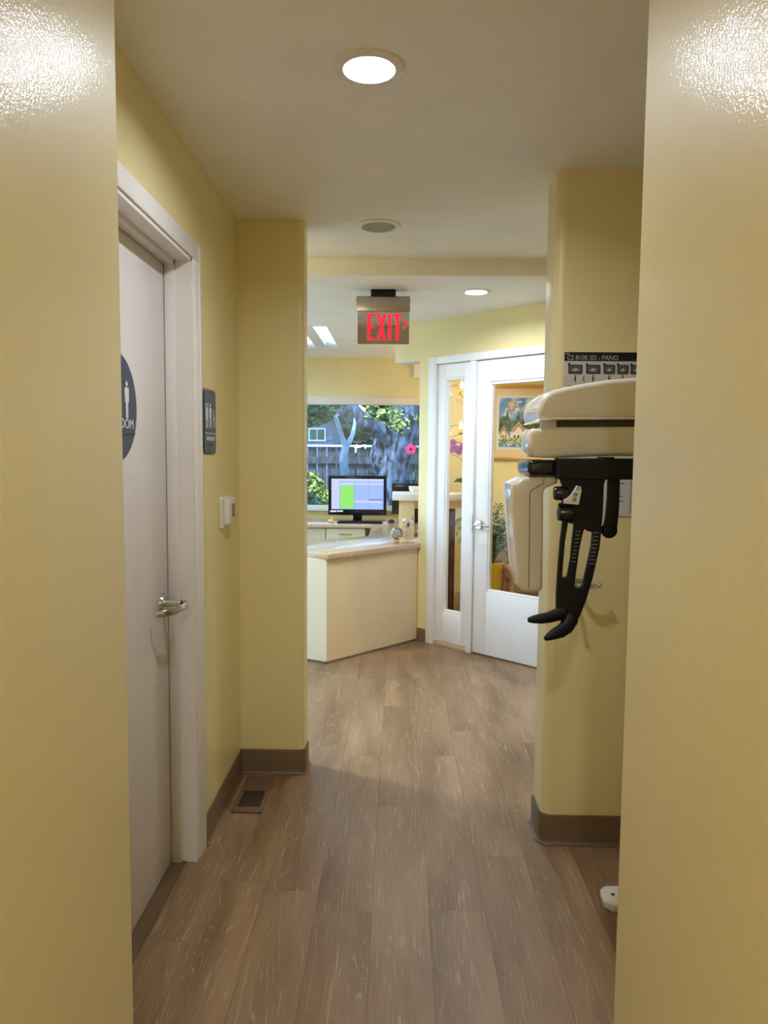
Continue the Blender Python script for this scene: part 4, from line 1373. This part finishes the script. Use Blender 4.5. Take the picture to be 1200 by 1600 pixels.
for k, (x_, h_) in enumerate(((.085, .12), (.20, .115), (.33, .13), (.45, .10), (.60, .12), (.70, .10))):
    pl([(ax0 + x_ - .045, 1.70), (ax0 + x_ + .045, 1.70), (ax0 + x_ + .025, 1.76 + h_ * .55), (ax0 + x_, 1.80 + h_), (ax0 + x_ - .03, 1.76 + h_ * .5)], 1)
pl([(ax0, 1.66), (ax0, 1.78), (ax0 + .05, 1.76), (ax0 + .09, 1.66)], 9)
for (x_, w_, h_) in ((.0, .10, .11), (.12, .17, .15), (.30, .12, .10), (.43, .17, .14), (.61, .15, .10)):
    x_ += ax0
    pl([(x_, 1.60), (x_ + w_, 1.60), (x_ + w_, 1.60 + h_ * .62), (x_, 1.60 + h_ * .62)], 3)
    pl([(x_ - .005, 1.60 + h_ * .6), (x_ + w_ * .25, 1.60 + h_ * .6), (x_ + w_ * .5, 1.62 + h_ * 1.02), (x_ + w_ * .75, 1.60 + h_ * .6), (x_ + w_ + .005, 1.60 + h_ * .6), (x_ + w_ * .5, 1.64 + h_ * 1.1)], 4)
    pl([(x_ + w_ * .2, 1.60 + h_ * .55), (x_ + w_ * .8, 1.60 + h_ * .55), (x_ + w_ * .5, 1.60 + h_ * 1.05)], 3)
    for q in (.2, .42, .66):
        pl([(x_ + w_ * q, 1.63), (x_ + w_ * (q + .13), 1.63), (x_ + w_ * (q + .13), 1.66), (x_ + w_ * q, 1.66)], 7)
pl([(ax0, az0 + .035), (ax1, az0 + .035), (ax1, 1.635), (ax0 + .5, 1.615), (ax0 + .25, 1.64), (ax0, 1.62)], 2)
pl([(ax0, az0 + .005), (ax1, az0 + .005), (ax1, az0 + .04), (ax0, az0 + .04)], 5)
pl(circle(ax0 + .125, 1.972, .034, 20), 6); pl([(ax0 + .10, 1.95), (ax0 + .15, 1.95), (ax0 + .13, 1.918), (ax0 + .12, 1.918)], 6)
pl(circle(ax0 + .185, 1.925, .02, 18), 3); pl([(ax0 + .17, 1.915), (ax0 + .2, 1.915), (ax0 + .188, 1.885)], 6)
pl([(ax0 + .14, 2.005), (ax0 + .24, 2.012), (ax0 + .22, 1.995)], 3)
mb.build('painting', [sky_m, tree_m, hedge_m, house_m, roof_m, blue_m, ball_m, win_m, M['signwhite'], dark_m], pc, smooth=0)
mb = MB(); mb.box(PX0 + .026, PX1 - .026, py_ - .006, py_ - .004, PZ0 + .026, PZ1 - .026); mb.build('glass_pane', M['clear'], pc, smooth=0)

# chandelier
cx_, cy_ = 0.735, 7.12
cl = empty('chandelier', (cx_, cy_, CEIL), 'brass and crystal chandelier glowing behind the narrow sidelight', 'chandelier')
mb = MB()
mb.lathe([(0, 0), (.06, 0), (.055, -.015), (.012, -.03), (.008, -.10), (.008, -.30), (.03, -.34), (.012, -.40), (.035, -.46), (.014, -.55), (.014, -.66), (.05, -.72), (.02, -.79), (0, -.81)], 24, (cx_, cy_, CEIL))
mb.build('stem', M['brass'], cl)
for z_ in (2.12, 1.74):
    gd = bpy.data.lights.new('bulb_glow', 'POINT'); gd.energy = CHANDELIER_GLOW / 2; gd.color = (1.0, 0.74, 0.40); gd.shadow_soft_size = .06
    go = bpy.data.objects.new('bulb_glow', gd); COL.objects.link(go); go.parent = cl; go.location = (-.08, -.10, z_ - CEIL)
arms = [(k * 60.0, 2.045) for k in range(6)] + [(k * 90.0, 1.665) for k in range(4)]
for a_, z_ in arms:
    ar = math.radians(a_)
    R_ = .135
    mb = MB()
    pts = []
    for q in range(13):
        u = q / 12
        rr = R_ * u
        pts.append((cx_ + rr * math.cos(ar), cy_ + rr * math.sin(ar), z_ - .02 - .07 * math.sin(u * PI) + .0 * u))
    mb.tube(pts, .006, 8)
    # scroll ring on the arm
    rc = R_ + .06 if math.cos(ar) < .3 else R_ * .5
    mb.tube([(cx_ + (rc + .052 * math.cos(t)) * math.cos(ar), cy_ + (rc + .052 * math.cos(t)) * math.sin(ar), z_ + .015 + .052 * math.sin(t)) for t in [2 * PI * q / 20 for q in range(20)]], .004, 6, closed=True)
    mb.lathe([(.008, -.02), (.028, -.004), (.030, 0), (.008, .002), (.009, .045), (0, .046)], 16, (cx_ + R_ * math.cos(ar), cy_ + R_ * math.sin(ar), z_ - .005))
    arm_o = mb.build('arm', M['brass'], cl)
    mb = MB(); mb.lathe([(.007, 0), (.015, .018), (.012, .04), (.003, .065), (0, .068)], 14, (cx_ + R_ * math.cos(ar), cy_ + R_ * math.sin(ar), z_ + .041))
    mb.build('bulb', M['bulb'], arm_o)
for a_, z_ in arms:
    ar = math.radians(a_)
    mb = MB()
    for q in range(5):
        rr = .06 + .022 * q + (.03 if math.cos(ar) < .3 else -.01)
        for s_ in range(3):
            mb.ball((cx_ + rr * math.cos(ar), cy_ + rr * math.sin(ar), z_ - .07 - s_ * .018 - .01 * math.sin(q)), .0065, 1)
    mb.build('crystal_strand', M['crystal'], cl, smooth=0)

# orchid on the ledge, stem arching left
oc = empty('potted_orchid', (0.592, 6.30, 1.128), 'magenta orchid in flower behind the sidelight, on the ledge', 'orchid')
mb = MB(); mb.lathe([(0, .0), (.030, .0), (.040, .07), (.042, .072), (.038, .072), (.034, .05), (0, .05)], 28, (.592, 6.30, 1.129)); mb.build('pot', M['ceramic'], oc)
mb = MB(); mb.tube([(.592, 6.30, 1.18), (.595, 6.30, 1.32), (.62, 6.30, 1.44), (.57, 6.30, 1.52), (.52, 6.30, 1.555), (.47, 6.30, 1.555), (.45, 6.30, 1.53)], .003, 8)
mb.tube([(.592, 6.30, 1.18), (.58, 6.30, 1.28), (.57, 6.29, 1.38), (.50, 6.29, 1.44), (.455, 6.29, 1.452)], .0025, 8)
mb.build('stem', M['stem'], oc)
for k, (x_, z_) in enumerate(((.465, 1.555), (.475, 1.515), (.497, 1.492), (.452, 1.490), (.525, 1.505), (.56, 1.535), (.515, 1.478))):
    mb = MB()
    for q in range(5):
        a = 2 * PI * q / 5 + PI / 2
        mb.ball((x_ + .016 * math.cos(a), 6.295 - .001 * k, z_ + .016 * math.sin(a)), .0145, 2, s=(1.05, .25, 1.05))
    fl = mb.build('flower', M['orchid'], oc)
    mb = MB(); mb.ball((x_, 6.288 - .001 * k, z_ - .003), .006, 2); mb.build('lip', M['orchid_c'], fl)
mb = MB()
for a in (0.4, 2.0, 3.4, 5.0):
    pts = [(.592 + r_ * math.cos(a), 6.30 + r_ * math.sin(a), 1.19 + .05 * math.sin(r_ / .12 * PI * .8)) for r_ in (0, .03, .06, .09, .12)]
    mb.tube(pts, [.006, .016, .02, .016, .003], 8, flat=1.0)
mb.build('leaf', M['leaf'], oc)

# potted plant
pp = empty('potted_plant', (0.835, 6.76, 0), 'bushy green palm in a bright yellow pot behind the glazed door', 'potted plant')
pcx, pcy = 0.835, 6.76
mb = MB(); mb.lathe([(0, 0), (.115, 0), (.122, .03), (.138, .455), (.142, .462), (.142, .476), (.134, .476), (.130, .44), (0, .44)], 44, (pcx, pcy, .001)); mb.build('pot', M['pot'], pp)
mb = MB(); mb.lathe([(.131, 0), (.08, .008), (0, .012)], 30, (pcx, pcy, .442)); mb.build('soil', M['soil'], pp)
rp_ = random.Random(11)
mb = MB(); vs, fs = [], []
for k in range(85):
    a = rp_.uniform(0, 2 * PI); reach = rp_.uniform(.08, .27); top = rp_.uniform(.12, .48) * (1.15 - reach)
    bx_, by_ = pcx + .05 * math.cos(a), pcy + .05 * math.sin(a)
    pts = []
    for q in range(9):
        u = q / 8
        pts.append(Vector((bx_ + reach * u ** 1.4 * math.cos(a), by_ + reach * u ** 1.4 * math.sin(a), .45 + top * math.sin(u * PI * .62) / math.sin(PI * .62))))
    mb.tube([tuple(p) for p in pts], [.0035 - .0003 * q for q in range(9)], 5)
    for q in range(2, 9):
        p = pts[q]; t_ = (pts[q] - pts[q - 1]).normalized()
        for sgn in (-1, 1):
            side = t_.cross(Vector((0, 0, 1))).normalized() * sgn
            L_ = .085 * rp_.uniform(.7, 1.2)
            tip = p + side * L_ * .75 + t_ * L_ * .6 + Vector((0, 0, -.012))
            md = (p + tip) / 2 + Vector((0, 0, .012))
            wv = t_ * .009
            i = len(vs); vs += [tuple(p - wv * .4), tuple(md - wv), tuple(tip), tuple(md + wv)]; fs.append((i, i + 1, i + 2, i + 3))
me = bpy.data.meshes.new('leaf'); me.from_pydata(vs, [], fs)
mb.build('stem', M['stem'], pp)
link_mesh(me, 'foliage', M['leaf'], pp)['kind'] = 'stuff'

# armchair
ac = empty('armchair', (1.35, 7.2, 0), 'floral upholstered armchair behind the potted palm', 'armchair')
mb = MB(); mb.box(1.10, 1.62, 7.42, 7.56, .42, .96, bev=.05, seg=4); mb.build('backrest', M['fabric'], ac)
mb = MB(); mb.box(1.10, 1.62, 6.98, 7.42, .32, .46, bev=.04, seg=4); mb.build('seat', M['fabric'], ac)
for x_ in (1.045, 1.625):
    mb = MB(); mb.box(x_, x_ + .05, 6.98, 7.50, .60, .64, bev=.012); mb.box(x_ + .005, x_ + .045, 7.0, 7.04, .30, .61, bev=.008); mb.build('armrest', M['lightwood'], ac)
    for y_ in (7.0, 7.48):
        mb = MB(); mb.lathe([(.016, 0), (.022, .06), (.016, .12), (.026, .22), (.028, .33)], 14, (x_ + .03, y_, .001)); mb.build('leg', M['lightwood'], ac)

# coffee table
tt = empty('side_table', (1.25, 6.72, 0), 'low carved light wood table beside the yellow pot', 'table')
mb = MB(); mb.box(1.0, 1.55, 6.52, 6.90, .40, .432, bev=.006); mb.build('tabletop', M['lightwood'], tt)
mb = MB(); mb.box(1.015, 1.53, 6.54, 6.88, .345, .40); mb.build('apron', M['lightwood'], tt, smooth=0)
for x_ in (1.012, 1.49):
    for y_ in (6.545, 6.845):
        mb = MB(); mb.box(x_, x_ + .038, y_, y_ + .038, 0, .345, bev=.004); mb.build('leg', M['lightwood'], tt)
mb = MB(); mb.box(1.03, 1.40, 6.60, 6.84, .433, .4375, T=Matrix()); mb.box(1.04, 1.38, 6.62, 6.86, .438, .441)
tag(mb.build('magazine', M['paper'], origin=(1.2, 6.72, .433), smooth=0), 'open pale magazine lying on the low wood table', 'magazine')

# ================================================================== OUTSIDE
mb = MB(); mb.box(-30, 30, 7.96, 45, -0.2, -0.1)
tag(mb.build('ground', M['ground'], smooth=0), 'garden ground outside the window', 'ground', kind=S)

mb = MB(); mb.box(-14, -3.55, 0.5, 12.0, -0.2, -0.09)  # pale slab added to bounce sunlight up onto the reception ceiling
tag(mb.build('bounce_slab', M['bounce_slab'], smooth=0), 'pale slab added beside the building, out of view, to bounce sunlight indoors', 'bounce_slab', kind=S)

# neighbouring house
nh = empty('neighbour_house', (-3.6, 17, -.1), 'grey-blue neighbouring house with a small window beyond the fence', 'house')
mb = MB(); mb.box(-8, -1.42, 16, 19, -.1, 2.25)
for k in range(18): mb.box(-8.0, -1.41, 15.975, 16.0, -.08 + k * .13, .03 + k * .13)
mb.build('wall', M['siding'], nh, smooth=0)
mb = MB(); mb.prism([(-8.4, 15.6), (-1.1, 15.6), (-1.1, 19.4), (-8.4, 19.4)], 2.25, 2.33); mb.prism([(-8.4, 15.9), (-1.1, 15.9), (-1.1, 19.4), (-8.4, 19.4)], 2.33, 3.1)
mb.build('roof', M['roof'], nh, smooth=0)
mb = MB(); mb.box(-1.93, -1.56, 15.93, 15.975, 1.72, 2.0); wf = mb.build('window_frame', M['rail'], nh, smooth=0)
mb = MB(); mb.box(-1.90, -1.755, 15.92, 15.93, 1.75, 1.97); mb.box(-1.735, -1.59, 15.92, 15.93, 1.75, 1.97); mb.build('pane', M['leaf_d'], wf, smooth=0)

# fence
fe = empty('garden_fence', (-1, 13, -.1), 'weathered dark board fence with a pale top rail across the garden', 'fence')
mb = MB()
for k in range(64):
    x_ = -6 + k * .17
    mb.box(x_, x_ + .145, 13.0, 13.025, -.1, 1.56 + .0)
mb.build('boards', M['fence'], fe, smooth=0)
mb = MB(); mb.box(-6, 4.9, 12.95, 13.06, 1.575, 1.607); mb.build('top_rail', M['rail'], fe, smooth=0)
mb = MB(); mb.box(-6, 4.9, 12.95, 13.0, 1.28, 1.40); mb.box(-6, 4.9, 12.95, 13.0, .60, .66); mb.build('cross_rail', M['fence'], fe, smooth=0)
for k in range(5):
    mb = MB(); mb.box(-5.2 + k * 1.7, -5.1 + k * 1.7, 12.88, 12.96, -.1, 1.58); mb.build('post', M['bark2'], fe, smooth=0)

# tall dark hedge beyond
hg = MB(); hg.mesh(foliage_mesh([(x_, 24, 2.6, 2.2, 1.5, 3.0) for x_ in range(-14, 15, 3)], 15000, .28, 5))
hgo = hg.build('hedge', M['leaf_d'], origin=(0, 24, -.1), smooth=0)
tag(hgo, 'tall dark hedge closing the garden behind the house', 'hedge')

# big twisted tree
bt = empty('large_tree', (-0.08, 11, -.1), 'large old tree with a thick twisted trunk outside the window', 'tree')
def vtree(parts, mat_, name, parent):
    mb = MB()
    for pts, rs in parts:
        # densify and roughen
        P = [Vector(p) for p in pts]
        out, ro = [], []
        for i in range(len(P) - 1):
            for q in range(4):
                u = q / 4
                p0 = P[max(i - 1, 0)]; p1 = P[i]; p2 = P[i + 1]; p3 = P[min(i + 2, len(P) - 1)]
                v = .5 * ((2 * p1) + (-p0 + p2) * u + (2 * p0 - 5 * p1 + 4 * p2 - p3) * u * u + (-p0 + 3 * p1 - 3 * p2 + p3) * u ** 3)
                out.append(tuple(v)); ro.append((rs[i] * (1 - u) + rs[i + 1] * u) * random.uniform(.94, 1.06))
        out.append(tuple(P[-1])); ro.append(rs[-1])
        mb.tube(out, ro, 14)
    mb.build(name, mat_, parent)
vtree([
    ([(-0.10, 11, -.1), (-0.12, 11, .5), (-0.10, 11, .95), (-0.02, 11, 1.35), (0.08, 11, 1.75), (.10, 11, 2.3), (.0, 11, 2.9), (.0, 11, 3.8)], [.36, .27, .24, .22, .24, .20, .15, .08]),
    ([(0.02, 11, 1.55), (-0.25, 10.9, 1.80), (-0.50, 10.8, 1.90), (-0.75, 10.7, 2.12), (-1.1, 10.6, 2.6), (-1.5, 10.5, 3.3)], [.17, .14, .14, .15, .12, .07]),
    ([(0.02, 11, 1.35), (.25, 11.1, 1.75), (.50, 11.2, 2.0), (.9, 11.3, 2.2), (1.5, 11.3, 2.6)], [.13, .10, .08, .07, .05]),
    ([(-0.10, 11.4, 1.0), (-0.30, 11.5, 1.35), (-0.28, 11.5, 1.6), (-0.10, 11.4, 1.8), (0.1, 11.3, 2.0)], [.15, .13, .11, .12, .1]),
], M['bark'], 'trunk', bt)
mb = MB(); mb.mesh(foliage_mesh([(-.15, 10.7, 2.05, .36, .4, .22), (.05, 10.6, 1.85, .20, .3, .12), (.28, 10.9, 1.98, .18, .3, .16), (-.9, 11.2, 2.4, .5, .5, .25), (.5, 11.2, 2.35, .5, .4, .22), (.5, 11.2, 3.4, 1.6, 1.2, .7)], 9000, .042, 21))
mb.build('foliage', M['leaf_a'], bt, smooth=0)['kind'] = 'stuff'

# slim tree
stt = empty('slim_tree', (-0.68, 10, -.1), 'slim pale forked tree left of the large trunk', 'tree')
vtree([([(-0.66, 10, -.1), (-0.67, 10, .6), (-0.70, 10, 1.1), (-0.735, 10, 1.35), (-0.70, 10, 1.6)], [.06, .055, .055, .055, .048]),
       ([(-0.71, 10, 1.55), (-0.77, 10, 1.72), (-0.86, 10, 1.98), (-1.0, 10, 2.3)], [.042, .032, .028, .02]),
       ([(-0.70, 10, 1.55), (-0.63, 10, 1.68), (-0.60, 10.2, 1.85), (-0.62, 10.4, 1.95)], [.04, .032, .022, .008])], M['bark2'], 'trunk', stt)
mb = MB(); mb.mesh(foliage_mesh([(-1.16, 9.6, 2.0, .36, .3, .20), (-.86, 9.7, 2.12, .2, .2, .1), (-1.4, 9.4, 2.5, .4, .4, .3)], 5200, .04, 33))
mb.build('foliage', M['leaf_b'], stt, smooth=0)['kind'] = 'stuff'

# shrubs
def shrub(loc, r, n, label, m_, seed, s=.04):
    x_, y_ = loc
    mb = MB(); mb.mesh(foliage_mesh([(x_, y_, -.1 + r[2] * .9, r[0], r[1], r[2]), (x_ + r[0] * .5, y_ - .1, r[2] * .6, r[0] * .5, r[1] * .6, r[2] * .6)], n, s, seed))
    t = empty('shrub', (x_, y_, -.1), label, 'shrub', 'shrubs below the window')
    mb.build('foliage', m_, t, smooth=0)['kind'] = 'stuff'
    mb = MB()
    for k in range(7):
        a = k * .9
        mb.tube([(x_, y_, -.1), (x_ + r[0] * .5 * math.cos(a), y_ + r[1] * .5 * math.sin(a), r[2] * .9)], [.02, .006], 6)
    mb.build('branches', M['bark'], t)
shrub((-1.18, 9.25), (.40, .30, .72), 6500, 'bright yellow-green leafy shrub below the window, left of the monitor', M['leaf_a'], 41)
shrub((-1.10, 8.45), (.38, .25, .60), 5000, 'pale green leafy shrub nearest the window, at its lower left', M['leaf_b'], 42)
shrub((0.36, 9.2), (.34, .34, .66), 4500, 'blue-green shrub at the lower right of the window', M['leaf_b'], 43)
shrub((-2.6, 9.4), (.60, .40, .60), 1800, 'leafy shrub beyond the left edge of the window view', M['leaf_b'], 44)

# pale garden wall piece
mb = MB(); mb.box(-4.2, -1.42, 12.2, 12.35, -.1, 1.02, bev=.02)
tag(mb.build('garden_wall', M['rail'], origin=(-2.8, 12.3, -.1)), 'low pale garden wall in front of the dark fence', 'garden wall')
